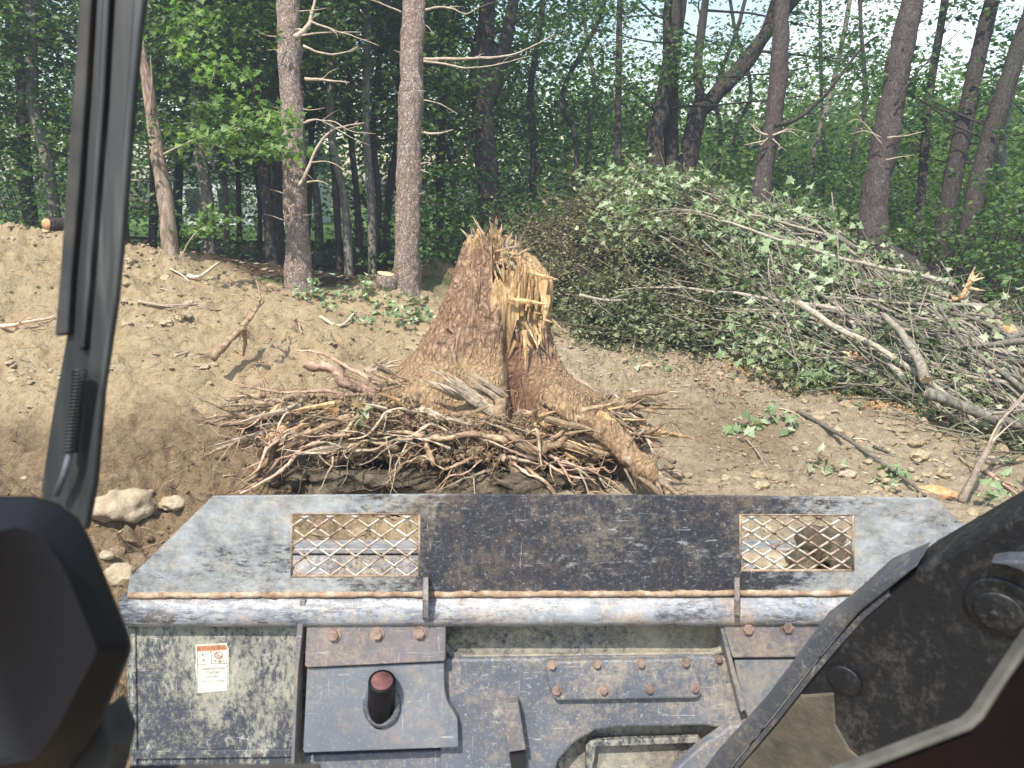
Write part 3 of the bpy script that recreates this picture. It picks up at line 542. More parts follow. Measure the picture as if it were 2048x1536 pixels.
sh = [(870, 560, 12.2, 1.0, 1.9, 40, 'leaf', 'leafy maple sapling between the reddish pine and the stump'), (930, 520, 13, 1.2, 2.2, 40, 'leaf_dark', 'dark shrub behind the torn top of the stump'), (1050, 470, 13.5, 1.0, 1.8, 36, 'leaf_dead', 'brownish bush right behind the stump top'),
      (50, 470, 12, 1.6, 2.0, 50, 'leaf_dark', 'leafy shrub at the far left of the wood'), (190, 500, 11.6, 1.0, 2.3, 44, 'leaf', 'bright sapling foliage beside the wiper arm'), (1150, 420, 14, 2, 2.3, 60, 'leaf', 'green bushes behind the left end of the pile'), (1250, 400, 15, 2, 2.6, 60, 'leaf_blue', 'blue-green bush under the slim grey trunk'),
      (1450, 400, 14.5, 2, 2.6, 60, 'leaf', 'green bush right of the leaning tree'), (1620, 420, 13.5, 1.8, 2.6, 60, 'leaf', 'sunlit bush between the two pines behind the pile'), (1700, 430, 13, 1.4, 2.4, 50, 'leaf_blue', 'soft needled bush left of the thick pine'), (1820, 520, 13.5, 1.8, 2.6, 60, 'leaf_dark', 'dark bush right of the thick pine'), (1960, 620, 11, 1.6, 2.3, 70, 'leaf', 'leafy bush above the butt ends of the pile'), (2060, 700, 9.5, 1.4, 2.2, 60, 'leaf_dark', 'dark green bush at the right edge'), (2000, 500, 14, 2.5, 4.2, 90, 'leaf_far', 'tall light green bush at the right edge'),
      (400, 540, 13, 1.2, 1.0, 30, 'leaf', 'low yellowish undergrowth behind the snag'), (750, 540, 16, 2, 1.6, 40, 'leaf_dark', 'low undergrowth between the two front pines')]
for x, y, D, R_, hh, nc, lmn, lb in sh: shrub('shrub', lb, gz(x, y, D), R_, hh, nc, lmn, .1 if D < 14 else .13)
# far woods as one mass of foliage, sunlit meadow edge
fw = MB(); n_ = 6500
x = RNG.uniform(-34, 40, n_); y = RNG.uniform(19, 34, n_); 
top = np.where(x < -4, 13.0, np.where(x < 2, 8.0, 3.7+.8*np.sin(x*.6)+.08*(y-19))); z = RNG.uniform(0, 1, n_)**.75*top
cpts = np.stack([x, y, np.abs(z)], -1); keep = ~((cpts[:, 2] < 1.6) & (x > -9) & (x < -5)); cpts = cpts[keep]
leaves(fw, spray_pts(cpts, RNG.uniform(.35, .9, len(cpts)), 40, .5), .17, 'oval', .9, np.repeat(np.clip(np.where(cpts[:, 0] < 3, .28, .58)+.5*fbm(cpts*.35, 2, 3), 0, 1), 40))  # left-hand leaves toned darker, the wood's shade put into their colour
setp(fw.build('far_woods', M['leaf_far'], smooth=False), 'sunlit mass of distant woodland foliage behind the trunks', 'woodland', kind='stuff')
fw = MB(); n_ = 1100; x = RNG.uniform(-45, 60, n_); y = RNG.uniform(38, 55, n_); cpts = np.stack([x, y, RNG.uniform(0, 1, n_)*np.where(x < -3, 16, 7)], -1)
leaves(fw, spray_pts(cpts, 2.0, 60, .6), .42, 'oval', .9); setp(fw.build('woodland_edge', M['leaf_far'], smooth=False), 'pale green far edge of the woods across the meadow', 'woodland', kind='stuff')
# ------------------------------------------------------------------ brush pile
fb_ = [(1040, 655, 10.8), (1180, 672, 10.0), (1340, 705, 9.2), (1500, 742, 8.4), (1650, 790, 7.6), (1800, 830, 6.9), (1950, 862, 6.3), (2200, 930, 5.6)]
ct_ = [(1015, 500, 12.0), (1190, 362, 12.2), (1330, 372, 11.9), (1480, 425, 11.3), (1600, 458, 10.8), (1700, 525, 10.2), (1850, 600, 9.4), (2010, 690, 8.6), (2250, 800, 7.6)]
FBp = PP(fb_); CTp = PP(ct_)
FBp[:, 2] = Hb(FBp[:, 0], FBp[:, 1])
def ev(A, u): t = np.clip(u, 0, 1)*(len(A)-1); k = np.minimum(t.astype(int), len(A)-2); f = (t-k)[:, None]; return A[k]*(1-f)+A[k+1]*f
def S(u, v):
    u = np.atleast_1d(np.asarray(u, float)); v = np.atleast_1d(np.asarray(v, float)); a = ev(FBp, u); b = ev(CTp, u); v_ = np.clip(v, 0, 1.6)
    p = a+(b-a)*np.minimum(v_, 1)[:, None]; h = (b-a)[:, 2]; bulge = np.sin(np.clip(v_, 0, 1)*np.pi)*.16*h
    p[:, 2] = a[:, 2]+(b-a)[:, 2]*np.clip(v_, 0, 1)**.8
    ex = np.clip(v_-1, 0, 1); p[:, 1] += ex*3; p[:, 2] -= ex*2.5*h*.5
    p[:, 1] -= bulge*.8; p[:, 2] += bulge*.3; q = p*1.15; p[:, 2] += .2*fbm(q, 3, 61)*np.clip(v_*2.5, 0, 1); p[:, 1] += .22*fbm(q+9, 3, 62); return p
def Srel(p): pass
uu, vv_ = np.meshgrid(np.linspace(0, 1, 130), np.linspace(0, 1.6, 60), indexing='ij'); Sp = S(uu.ravel(), vv_.ravel()); Sp -= np.array([0, -.12, .16]); Sp = Sp+fbm(Sp*2.2, 3, 4)[:, None]*np.array([.05, -.16, .14])
Sp[:, 2] = np.where(vv_.ravel() < .02, Sp[:, 2]-.3, Sp[:, 2])
i = np.arange(129)[:, None]*60; j = np.arange(59)[None]; F = np.stack([i+j, i+60+j, i+61+j, i+j+1], -1).reshape(-1, 4)
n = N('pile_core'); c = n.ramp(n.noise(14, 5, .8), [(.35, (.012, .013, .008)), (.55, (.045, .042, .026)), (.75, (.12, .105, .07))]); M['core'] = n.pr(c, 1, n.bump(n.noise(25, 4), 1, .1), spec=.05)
g_ = 'cut brush heaped in the pile'
o = MB().add(Sp, F).build('brush_heap', M['core']); setp(o, 'dark matted inside of the big heap of cut brush', 'brush heap', kind='stuff')
# fine twigs all through the heap
mb = MB(); nt_ = 1500
for k in range(nt_):
    u = RNG.random()**.9; v = RNG.random()*1.05; c = S(u, v)[0]+RNG.normal(0, .08, 3)+np.array([0, -.06, .04])
    a = RNG.normal(math.radians(-28 if u > .35 else 10), .55); L = RNG.uniform(.4, 1.5)
    d = np.array([math.cos(a), RNG.normal(-.25, .25), math.sin(a)+RNG.normal(0, .1)*(1-u)]); d /= np.linalg.norm(d)
    q = np.array([c-d*L/2, c+RNG.normal(0, .03, 3), c+d*L/2]); r = RNG.uniform(.003, .009); V, F = tube(q, [r, r*.8, r*.4], 4); mb.add(V, F, np.array([1, .93, .8] if u < .35 else [1, 1, 1])*RNG.uniform(.5, 1.2)*(.6 if u < .35 else 1))
setp(mb.build('fine_twigs', M['stick']), 'tangle of thin grey-brown twigs woven through the brush pile', 'twigs', kind='stuff')
# leaves
def cl_(n_, u0, u1, v0, v1, off=.05, up_=0):
    u = RNG.uniform(u0, u1, n_); v = RNG.uniform(v0, v1, n_); p = S(u, v); dens = fbm(p*1.6, 3, 12); p = p[dens > -.28]; return p+RNG.normal(0, off, p.shape)+np.array([0, -off, off*.6])
lm = MB(); c = cl_(640, .12, .74, .0, 1.12, .09); leaves(lm, spray_pts(c, RNG.uniform(.08, .24, len(c)), 26, .7), .068, 'star', .8, np.repeat(np.clip(.35+.5*fbm(c*1.2, 2, 5), 0, .8), 26))
c = cl_(170, .72, 1, .0, .9, .08); leaves(lm, spray_pts(c, RNG.uniform(.08, .16, len(c)), 14, .6), .085, 'star', .8)
setp(lm.build('wilted_foliage', M['leaf_pile'], smooth=False), 'wilting grey-green maple leaves covering the brush pile', 'foliage', kind='stuff')
lm = MB(); c = cl_(330, .12, .58, .45, 1.1, .15); c2 = cl_(60, .38, .60, .0, .4, .09); c = np.r_[c, c2]
leaves(lm, spray_pts(c, RNG.uniform(.1, .22, len(c)), 14, .6), .10, 'star', .7); setp(lm.build('fresh_foliage', M['leaf_pale'], smooth=False), 'brighter green fresh maple leaves on top of the brush pile', 'foliage', kind='stuff')
lm = MB(); c = cl_(420, -.0, .38, .1, 1.15, .1); leaves(lm, spray_pts(c, RNG.uniform(.1, .22, len(c)), 34, .7), .05, 'oval', .9); setp(lm.build('dry_foliage', M['leaf_dead'], smooth=False), 'small dry brownish leaves on the left end of the brush pile', 'foliage', kind='stuff')
lm = MB(); c = cl_(230, .0, .6, -.02, .22, .1); leaves(lm, spray_pts(c, RNG.uniform(.12, .22, len(c)), 26, .5), .07, 'lance', .8); c = cl_(110, .6, 1, -.02, .25, .08); leaves(lm, spray_pts(c, .16, 30, .5), .13, 'needle', .9)
setp(lm.build('low_foliage', M['leaf_pile'], smooth=False), 'dark leafy skirt of twigs spilling on the ground along the pile foot', 'foliage', kind='stuff')
# poles and branches, each one its own thing; cut end as a part
def pole(path, r0, label=None, r1=.35, mat='stick', cut=True, sides=7, group=None, cat='branch', cm='cut', tone=None, forks=0, name='cut_branch'):
    p = np.array(path, float); q, r = smooth_path(p, np.linspace(r0, r0*r1, len(p)), 5); q = q+np.stack([fbm(q*3+k*9, 2, 2) for k in range(3)], -1)*r0*.7
    t = thing(name, label or 'thin bare grey branch lying among the others in the brush pile', cat, q[0], group or (g_ if label is None else None))
    V, F = tube(q, r, sides, jit=.08); mb = MB().add(V, F, np.ones(3)*(tone or RNG.uniform(.55, 1.5)))
    for k in range(forks):
        i0 = RNG.integers(len(q)//4, len(q)-2); d = q[i0+1]-q[i0]; d = d/np.linalg.norm(d)+RNG.normal(0, .4, 3); q2, r2 = limb(q[i0], d, RNG.uniform(.2, .6), r[i0]*.5, .4, 4); V, F = tube(q2, r2, 4); mb.add(V, F)
    mb.build('stem', M[mat], t)
    if cut:
        d = q[0]-q[1]; d /= np.linalg.norm(d); V, F = tube([q[0]-d*.002, q[0]+d*.004], [r[0]*.93, r[0]*.9], sides); MB().add(V, F).build('cut_end', M[cm], t, smooth=False)
    return t
for k in range(210):
    u1 = 1-RNG.random()**1.3*.55; v1 = RNG.uniform(.05, 1.0); L = RNG.uniform(1.2, 3.6)
    du = L/9.2; u0 = max(.12, u1-du); v0 = np.clip(v1+RNG.normal(.0, .16), .03, 1.1)
    us = np.linspace(u1, u0, 5); vs = np.linspace(v1, v0, 5); p = S(us, vs)+np.array([0, -.1, .08])*RNG.uniform(.6, 2.6); p[0] += np.array([.12, -.1, 0])*RNG.random(); p[2] += RNG.normal(0, .05, 3)
    pole(p, RNG.uniform(.010, .022+.035*u1*RNG.random()**2), r1=.3, forks=RNG.integers(0, 3), sides=6)
named = [([(1908, 570, 8.9), (1820, 545, 9.2), (1700, 520, 9.4), (1560, 480, 9.7), (1440, 440, 10)], .032, 'long pale pole along the upper right edge of the brush pile', 'stick'),
 ([(2018, 608, 8.4), (1880, 610, 8.6), (1720, 600, 8.8), (1600, 585, 9)], .024, 'upper of two straight poles ending in the air right of the pile', 'stick'),
 ([(2000, 632, 8.2), (1900, 640, 8.4), (1790, 632, 8.6)], .024, 'lower and shorter of two straight poles ending in the air', 'stick'),
 ([(1855, 760, 6.9), (1835, 720, 7.1), (1800, 670, 7.4), (1765, 632, 7.6)], .052, 'thick forked branch with a cut top standing diagonally before the pile', 'stick'),
 ([(1596, 606, 8.3), (1640, 630, 8.1), (1700, 665, 7.8), (1790, 720, 7.4), (1870, 775, 7.0), (1960, 850, 6.6)], .038, 'long branch with a pale cut tip down the front of the pile', 'stick'),
 ([(1850, 790, 6.7), (1930, 815, 6.5), (2010, 845, 6.3), (2100, 880, 6.2)], .055, 'smooth grey log on the ground at the right foot of the pile', 'grey_bark'),
 ([(2070, 730, 7.4), (1960, 700, 7.7), (1860, 680, 8), (1740, 640, 8.2)], .045, 'thick pole near the right edge of the pile', 'stick'),
 ([(2080, 665, 7.9), (1980, 680, 8), (1900, 672, 8.1), (1800, 655, 8.3)], .05, 'thick grey pole under the orange splintered log', 'grey_bark'),
 ([(2100, 690, 7.2), (2030, 682, 7.4), (1950, 690, 7.7), (1840, 700, 8)], .04, 'pale yellowish pole reaching the right frame edge', 'stick'),
 ([(2080, 800, 6.6), (1990, 735, 7), (1930, 690, 7.3), (1880, 610, 7.8)], .028, 'dark branch crossing the poles at the right end of the pile', 'grey_bark'),
 ([(1160, 592, 9.8), (1210, 600, 9.8), (1290, 596, 9.9)], .022, 'short pale stick lying at the left foot of the pile', 'stick'),
 ([(2090, 812, 5.7), (2040, 822, 5.7), (1985, 826, 5.8)], .02, 'thin twig crossing the upright stick at the right edge', 'stick')]
for p, r, lb, mt_ in named: pole(PP([(a, b, c*.955) for a, b, c in p]), r, lb, .55, mt_, forks=2 if r < .04 else 0, sides=9)
pole(PP([(1990, 760, 7.7), (1900, 600, 9.2), (1760, 500, 10.4)]), .16, 'big dark tree log lying along the back of the pile', .8, 'dark_bark', sides=14, name='felled_log', cat='log', cm='orange')
def slab(mb, p0, d, L, w, th, nrm=None, col=None, jag=.4, n=7, bend=.0):
    """a splintered slab: a thin board that narrows to a ragged point"""
    d = np.asarray(d, float); d = d/np.linalg.norm(d); nrm = np.array([0, -1, .2]) if nrm is None else np.asarray(nrm, float); s_ = np.cross(d, nrm); s_ /= np.linalg.norm(s_)+1e-9; nn = np.cross(s_, d)
    V = []; 
    for k in range(n):
        t = k/(n-1); ww = w*(1-t**1.6)*(1+jag*RNG.uniform(-.5, .5))+.001; o_ = s_*RNG.normal(0, w*.12)+nn*(bend*t*t+RNG.normal(0, th*.3)); c = np.asarray(p0)+d*L*t+o_; tt = th*(1-.7*t)
        V += [c-s_*ww+nn*tt*.3, c+s_*ww*.1+nn*tt, c+s_*ww+nn*tt*.2, c-nn*tt]
    i = np.arange(n-1)[:, None]*4; j = np.arange(4)[None]; k = (j+1) % 4; F = [np.stack([i+j, i+k, i+4+k, i+4+j], -1).reshape(-1, 4), np.array([[3, 2, 1, 0]]), np.array([[(n-1)*4+q for q in range(4)]])]
    mb.add(np.array(V), F, np.ones(3)*RNG.uniform(.7, 1.2) if col is None else col)
def splog(path, r, label, mat='orange'):
    t = thing('splintered_log', label, 'log', PP(path)[0]); p = PP(path); q, rr = smooth_path(p, np.linspace(r, r*.7, len(p)), 6); V, F = tube(q, rr, 10, jit=.25); MB().add(V, F).build('log', M[mat], t)
    mb = MB()
    for k in range(10): slab(mb, q[-1-RNG.integers(0, 5)]+RNG.normal(0, r*.4, 3), (q[-1]-q[0])+RNG.normal(0, .12, 3), RNG.uniform(.08, .22), .018, .008)
    mb.build('splinters', M['cut'], t, smooth=False)
splog([(2060, 690, 7.8), (2010, 655, 8), (1975, 640, 8.1)], .07, 'reddish orange broken log at the right end of the pile')
splog([(1800, 732, 7.3), (1750, 722, 7.4), (1705, 712, 7.5)], .05, 'orange splintered log half buried at the foot of the pile')
splog([(1905, 600, 8.3), (1925, 590, 8.3), (1940, 560, 8.3)], .03, 'torn orange root end sticking up at the right of the pile')

# ------------------------------------------------------------------ uprooted stump
BC = P(990, 860, 5.75); stp = thing('uprooted_stump', 'huge uprooted stump with torn splintered top and wide skirt of roots', 'tree stump', (BC[0], BC[1], .05))
DS = 5.8
def zof(py, D=DS): return P(1024, py, D)[2]
pyk = np.array([425, 470, 520, 560, 600, 650, 700, 740, 780, 815, 850, 880]); zk = np.array([zof(p) for p in pyk])[::-1]
lpx = np.array([948, 936, 922, 908, 890, 864, 838, 798, 745, 680, 610, 570]); rpx = np.array([992, 1028, 1066, 1102, 1102, 1100, 1106, 1135, 1185, 1240, 1290, 1320]); sc_ = DS/FPX
cxp = 985.0; xc = P(cxp, 700, DS)[0]
Lr = ((cxp-lpx)*sc_)[::-1]; Rr = ((rpx-cxp)*sc_)[::-1]
NT, NZ = 420, 300; th = np.linspace(-np.pi, np.pi, NT, endpoint=False); z0, z1 = zof(875), zof(438)
zz = np.linspace(z0, z1, NZ); TH, ZZ = np.meshgrid(th, zz)
Lz = np.interp(ZZ, zk, Lr); Rz = np.interp(ZZ, zk, Rr); cc = np.cos(TH)
w_ = (1+cc)/2; side = Lz*(1-w_)+Rz*w_; mean = (Lz+Rz)/2; R_ = side*np.abs(cc)**1.0+mean*.82*(1-np.abs(cc))
dn = sst(1.45, .45, ZZ) if False else np.clip((1.40-ZZ)/.95, 0, 1)
def lobe(a, wd): d_ = np.angle(np.exp(1j*(TH-math.radians(a)))); return np.exp(-(d_/wd)**2)
R_ = R_*(1-.20*dn*np.clip(-np.sin(TH), 0, 1)); R_ = R_*(1+dn**1.2*(.40*lobe(-91, .20)+.34*lobe(-28, .3)+.22*lobe(-142, .3)+.34*lobe(-38, .28)-.55*lobe(-67, .17)-.26*lobe(-116, .20)*dn+.3*lobe(60, .3)+.3*lobe(120, .3)))
# torn face: from the cleft to the right side, above the bark edge
ang = np.degrees(TH); tornz = 1.12+.32*sst(-74, -88, ang)+.10*np.sin(ang*.3)
R_ = R_*(1-.5*sst(.56, .34, ZZ)*np.clip(-np.sin(TH)+.2, 0, 1))
torn = sst(-.02, .03, ZZ-tornz)*sst(-92, -84, ang)*(1-sst(40, 60, ang))
cav = np.exp(-((ZZ-1.10)/.16)**2)*lobe(-58, .28); R_ = R_*(1-.22*cav-.08*torn)
fibre = fbm(np.stack([np.cos(TH)*9, np.sin(TH)*9, ZZ*.9], -1), 4, 31)
Pq = np.stack([R_*np.cos(TH), R_*np.sin(TH), ZZ], -1)
bk = 1-np.abs(fbm(Pq*np.array([9, 9, 1.8])+.6*fbm(Pq*3, 2, 6)[..., None], 3, 7)); bk2 = fbm(Pq*np.array([22, 22, 6]), 3, 8)
dirt0 = np.clip((1.02-ZZ+.12*fbm(Pq*3, 3, 3))/.25, 0, 1); R_ = R_+(1-torn)*(1-.75*dirt0)*(.034*(bk-.7)+.014*bk2)+torn*(.055*fibre)+.03*fbm(Pq*3, 2, 9)
# ragged rim
rim = np.where((ang > -88) & (ang < 50), zof(540)+.05*np.sin(ang*.21)+.0018*(ang+60), zof(478)+.05*np.sin(ang*.11))
rim = rim+.06*fbm(np.stack([TH*6, TH*0, TH*0], -1), 3, 41)
over = np.clip(ZZ-rim, 0, 9); Zf = np.minimum(ZZ, rim)+0*over; R_ = R_*np.clip(1-over*2.6, .02, 1); Zf = Zf-np.clip(over, 0, .3)*.25
lean = np.interp(Zf, [zof(820), zof(430)], [.0, .0])
VX = np.stack([xc+R_*np.cos(TH)+lean, BC[1]+.1+R_*np.sin(TH)*.85+(Zf-.4)*.12, Zf], -1).reshape(-1, 3)
torn2 = np.maximum(torn, sst(0, .02, over)); dirt = sst(1.15, .78, ZZ)*(1-.0*torn) if False else np.clip((1.08-ZZ+.12*fbm(Pq*3, 3, 3))/.22, 0, 1)
dirt = dirt*(1-lobe(-64, .19))*(1-.45*lobe(-45, .3)); barkm = np.clip(1-1.0*cav-lobe(-66, .17)*dn*1.8-.5*lobe(-45, .3)*dn, 0, 1)
i = np.arange(NZ-1)[:, None]*NT; j = np.arange(NT)[None]; k = (j+1) % NT; F = np.stack([i+j, i+k, i+NT+k, i+NT+j], -1).reshape(-1, 4)
MB().add(VX, F, np.stack([barkm, torn2*(1-.75*cav), dirt], -1).reshape(-1, 3)).build('stump_body', M['stump'], stp)
# splinters, each one a part
def splint(name, p0, d, L, w, thk, mat, bend=0, nrm=None, n=7, tone=None):
    mb = MB(); slab(mb, p0, d, L, w, thk, nrm, None if tone is None else np.ones(3)*tone, .5, n, bend); return mb.build(name, M[mat], stp, smooth=False)
ctr = np.array([xc+.0, BC[1]+.2, 0])
def surf(px, py, dD=0): return P(px, py, DS-.25+dD)
for k in range(120):   # top brush of splinters
    a = RNG.uniform(942, 1035); b = 505-abs(a-975)*-.25+RNG.uniform(-40, 25)+ (0 if a < 1000 else 12); dirx = RNG.normal((a-985)*.006, .35)
    splint('splinter', surf(a, b, RNG.uniform(-.06, .28)), (dirx, RNG.normal(-.1, .35), 1), RNG.uniform(.06, .19), RNG.uniform(.005, .016), RNG.uniform(.004, .009), 'splinter' if k % 2 else 'oldwood', RNG.uniform(-.05, .05), (RNG.normal(0, .4), -1, .2), tone=RNG.uniform(.45, 1.15))
for k in range(26):   # fallen-over splinters on the upper right shoulder
    a = RNG.uniform(975, 1045); b = RNG.uniform(490, 530); splint('splinter', surf(a, b, -.02), (RNG.uniform(.2, 1), RNG.normal(-.3, .3), RNG.normal(-.1, .5)), RNG.uniform(.1, .24), RNG.uniform(.006, .016), .006, 'splinter' if k % 2 else 'oldwood', RNG.uniform(-.06, .02))
for k in range(70):   # vertical slabs of torn yellow wood
    a = RNG.uniform(1008, 1095); b = RNG.uniform(590, 640); d_ = -.02-.10*math.sin((a-1005)/95*3.1)
    splint('splinter', surf(a, b, d_+RNG.uniform(-.03, .03)), (RNG.normal(.04, .07), RNG.normal(.05, .05), 1), RNG.uniform(.12, .33), RNG.uniform(.006, .018), .010, 'splinter', RNG.uniform(-.02, .02), (RNG.normal(0, .6), -1, .1), tone=RNG.uniform(.5, 1.35))
for k in range(34):   # dangling shreds under the torn face
    a = RNG.uniform(1025, 1098); b = RNG.uniform(600, 660); splint('splinter', surf(a, b+RNG.uniform(-20, 40), -.10), (RNG.normal(.05, .45), RNG.normal(-.35, .3), -1+RNG.normal(0, .5)), RNG.uniform(.07, .24), RNG.uniform(.004, .012), .005, 'splinter' if k % 2 else 'root', RNG.uniform(-.05, .05))
for a, b, d_, L, w in [(1016, 598, (1, -.1, -.12), .30, .022), (1087, 560, (.04, -.1, -1), .34, .03), (1095, 590, (-.12, -.1, -1), .26, .022), (1050, 660, (.02, -.15, -1), .3, .014), (1090, 640, (.9, -.1, -.3), .06, .01), (1060, 545, (1, 0, -.25), .22, .02)]:
    splint('splinter', surf(a, b, -.2), d_, L, w, .012, 'splinter', tone=1.25)
# old split slabs at the foot
for a, b, a2, b2, w, dD, mt_ in [(1000, 812, 838, 722, .045, -.55, 'oldwood'), (985, 825, 870, 735, .04, -.6, 'oldwood'), (1010, 800, 905, 738, .03, -.62, 'oldwood'), (995, 835, 900, 760, .045, -.65, 'oldwood'), (1195, 880, 1235, 800, .04, -.35, 'oldwood'), (1185, 875, 1215, 795, .03, -.4, 'oldwood'), (1205, 870, 1262, 815, .03, -.35, 'oldwood'),
      (1105, 890, 1130, 822, .03, -.7, 'oldwood'), (1060, 905, 1172, 830, .035, -.75, 'root'), (1090, 720, 1205, 808, .04, -.2, 'dark_bark'), (1095, 715, 1190, 800, .03, -.17, 'oldwood'), (730, 742, 800, 720, .03, -.2, 'oldwood'), (745, 735, 830, 770, .02, -.3, 'root'), (1120, 735, 1200, 805, .02, -.25, 'oldwood'), (1175, 890, 1262, 905, .03, -.5, 'pinkwood'), (1180, 885, 1240, 835, .02, -.45, 'splinter')]:
    p = P(a, b, DS+dD); q = P(a2, b2, DS+dD-.05+RNG.normal(0, .05)); 
    if mt_ == 'dark_bark': mt_ = 'oldwood'
    for s_ in range(3): 
        o2 = RNG.normal(0, .02, 3); splint('split_slab', p+o2, q-p+RNG.normal(0, .04, 3), np.linalg.norm(q-p)*RNG.uniform(.8, 1.05), w*RNG.uniform(.5, .9), .018, mt_, RNG.uniform(-.03, .03), (RNG.normal(0, .3), -1, .5), 9)
# root plate soil
c0 = P(905, 905, 5.75)
V, F = ICO[5]; V1 = V*np.array([1.40, .66, .44]); V1 = V1*(1+.16*fbm(V*2.2, 3, 5)+.0*V[:, 0])[:, None]
V1[:, 2] += .07*fbm(V1*5, 4, 6)+.05*np.abs(fbm(V1*12, 3, 2)); V1[:, 1] += .15*fbm(V1*4.5, 4, 16)+.05*np.abs(fbm(V1*11, 3, 26)); V1[:, 2] = np.minimum(V1[:, 2], .2+.04*fbm(V1*4, 3, 3)); V1 = V1+np.array([c0[0]+.02, c0[1]-.24, .10])
MB().add(V1, F).build('root_soil', M['root_soil'], stp)
V2 = V*np.array([1.42, .66, .12]); an_ = np.arctan2(V[:, 1], V[:, 0]); V2 = V2*(1+.10*fbm(np.stack([np.cos(an_)*4, np.sin(an_)*4, V[:, 2]], -1), 3, 15))[:, None]; V2[:, 2] += .10*fbm(V2*2.4, 3, 4)+.035*(1-np.abs(fbm(V2*np.array([6, 14, 14]), 3, 2)))+.03*fbm(V2*14, 3, 5); V2[:, 2] -= .10*np.clip(np.abs(V[:, 0])-.6, 0, 1)*2; V2[:, 1] += .05*fbm(V2*8, 3, 22)
V2 = V2+np.array([c0[0]-.0, c0[1]+.03, .37]); MB().add(V2, F, (.9, .9, .9)).build('root_mat', M['root_mat'], stp)
# roots (px, py, depth offset)
def root(path, r0, r1=.3, mat='root', name='root', sides=8, n=8, wig=.6, flat=.85, tone=None, frk=0, D0=DS):
    p = np.array([P(a, b, D0+(d if d else 0)) for a, b, d in path]); q, r = smooth_path(p, np.linspace(r0, r0*r1, len(p)), n)
    q = q+np.stack([fbm(q*6+k*5, 3, 2+k) for k in range(3)], -1)*r0*wig; V, F = tube(q, r, sides, flat=flat, jit=.22, twist=.12); nd = V-np.repeat(q, sides, 0); V = V+nd*((.7*fbm(V*22, 3, 4)+.35*fbm(V*np.array([50, 50, 50]), 2, 9))*min(1, .014/r0))[:, None]; tn = (tone or RNG.uniform(.6, 1.25)); mb = MB().add(V, F, np.ones(3)*tn*(1+.35*fbm(V*9, 2, 44))[:, None])
    for k in range(frk):
        i0 = RNG.integers(1, len(q)-2); d = q[i0+1]-q[i0]; d = d/np.linalg.norm(d)+RNG.normal(0, .55, 3); q2, r2 = limb(q[i0], d, RNG.uniform(.1, .45), r[i0]*.55, .9, 6); V, F = tube(q2, r2, 5, jit=.2); mb.add(V, F)
    return mb.build(name, M[mat], stp, smooth=(mat != 'oldwood'))
root([(745, 785, -.3), (700, 765, -.35), (650, 738, -.35), (606, 722, -.35)], .055, .75, 'pinkwood', 'debarked_root', 12)
root([(760, 780, -.2), (690, 750, -.2), (640, 742, -.2), (598, 735, -.2)], .016, .3, 'root'); root([(760, 770, -.1), (710, 740, -.1), (650, 708, -.1), (592, 700, -.1)], .022, .3, 'pinkwood')
root([(760, 815, -.55), (660, 822, -.6), (560, 842, -.6), (434, 828, -.6)], .042, .35, 'oldwood', 'root', 9, frk=3); root([(720, 830, -.6), (600, 840, -.65), (520, 845, -.65), (438, 838, -.65)], .03, .4, 'oldwood', frk=2)
root([(980, 860, -.7), (900, 840, -.75), (830, 822, -.75), (745, 818, -.7)], .034, .8, 'oldwood', frk=1); root([(960, 850, -.65), (890, 848, -.7), (830, 840, -.7), (700, 845, -.68)], .026, .6, 'root', frk=3)
root([(660, 800, -.5), (600, 830, -.6), (560, 880, -.7), (530, 930, -.72), (495, 965, -.72)], .045, .35, 'root', 'root', 10, frk=4); root([(600, 800, -.5), (560, 850, -.6), (510, 870, -.6), (430, 900, -.55)], .028, .3, 'oldwood', frk=2)
root([(640, 790, -.4), (560, 800, -.45), (500, 790, -.4), (460, 800, -.35)], .03, .3, 'root', frk=3); root([(700, 790, -.45), (640, 782, -.5), (560, 786, -.5), (480, 770, -.5)], .022, .3, 'pinkwood', frk=2)
root([(1020, 880, -.75), (950, 870, -.8), (880, 880, -.82), (810, 865, -.82), (740, 872, -.8)], .03, .4, 'root', frk=4); root([(800, 900, -.8), (740, 885, -.85), (700, 895, -.85), (655, 912, -.85)], .02, .3, 'root', frk=3)
root([(1000, 800, -.62), (1010, 850, -.75), (1060, 895, -.8), (1120, 880, -.75), (1150, 850, -.7)], .045, .4, 'root', frk=2); p_ = PP([(1105, 790, DS-.5), (1185, 845, DS-.7), (1250, 900, DS-.82), (1312, 962, DS-.9)]); q, r = smooth_path(p_, [.15, .12, .085, .07], 14); V, F = tube(q, r, 40, flat=.85); nd = V-np.repeat(q, 40, 0); V = V+nd*(.55*fbm(V*np.array([7, 7, 7]), 4, 3)-.35*np.abs(fbm(V*np.array([14, 14, 14]), 3, 8)))[:, None]; MB().add(V, F, np.stack([np.full(len(V), .9), np.zeros(len(V)), .75+.3*fbm(V*5, 2, 2)], -1)).build('thick_root', M['stump'], stp)
root([(1190, 850, -.5), (1245, 890, -.6), (1290, 940, -.7), (1335, 975, -.75)], .05, .5, 'oldwood', 'thick_root', 12); 
root([(1100, 925, -.75), (1160, 935, -.8), (1210, 955, -.8), (1240, 975, -.8)], .016, .3, 'pinkwood', frk=5); root([(1010, 900, -.75), (1080, 920, -.8), (1130, 950, -.82), (1190, 960, -.8)], .018, .3, 'pinkwood', frk=5)
root([(620, 880, -.7), (560, 920, -.75), (520, 960, -.75), (470, 985, -.75)], .018, .3, 'pinkwood', frk=3); root([(640, 880, -.72), (600, 900, -.78), (560, 945, -.8), (480, 985, -.8)], .02, .4, 'pinkwood', frk=2)
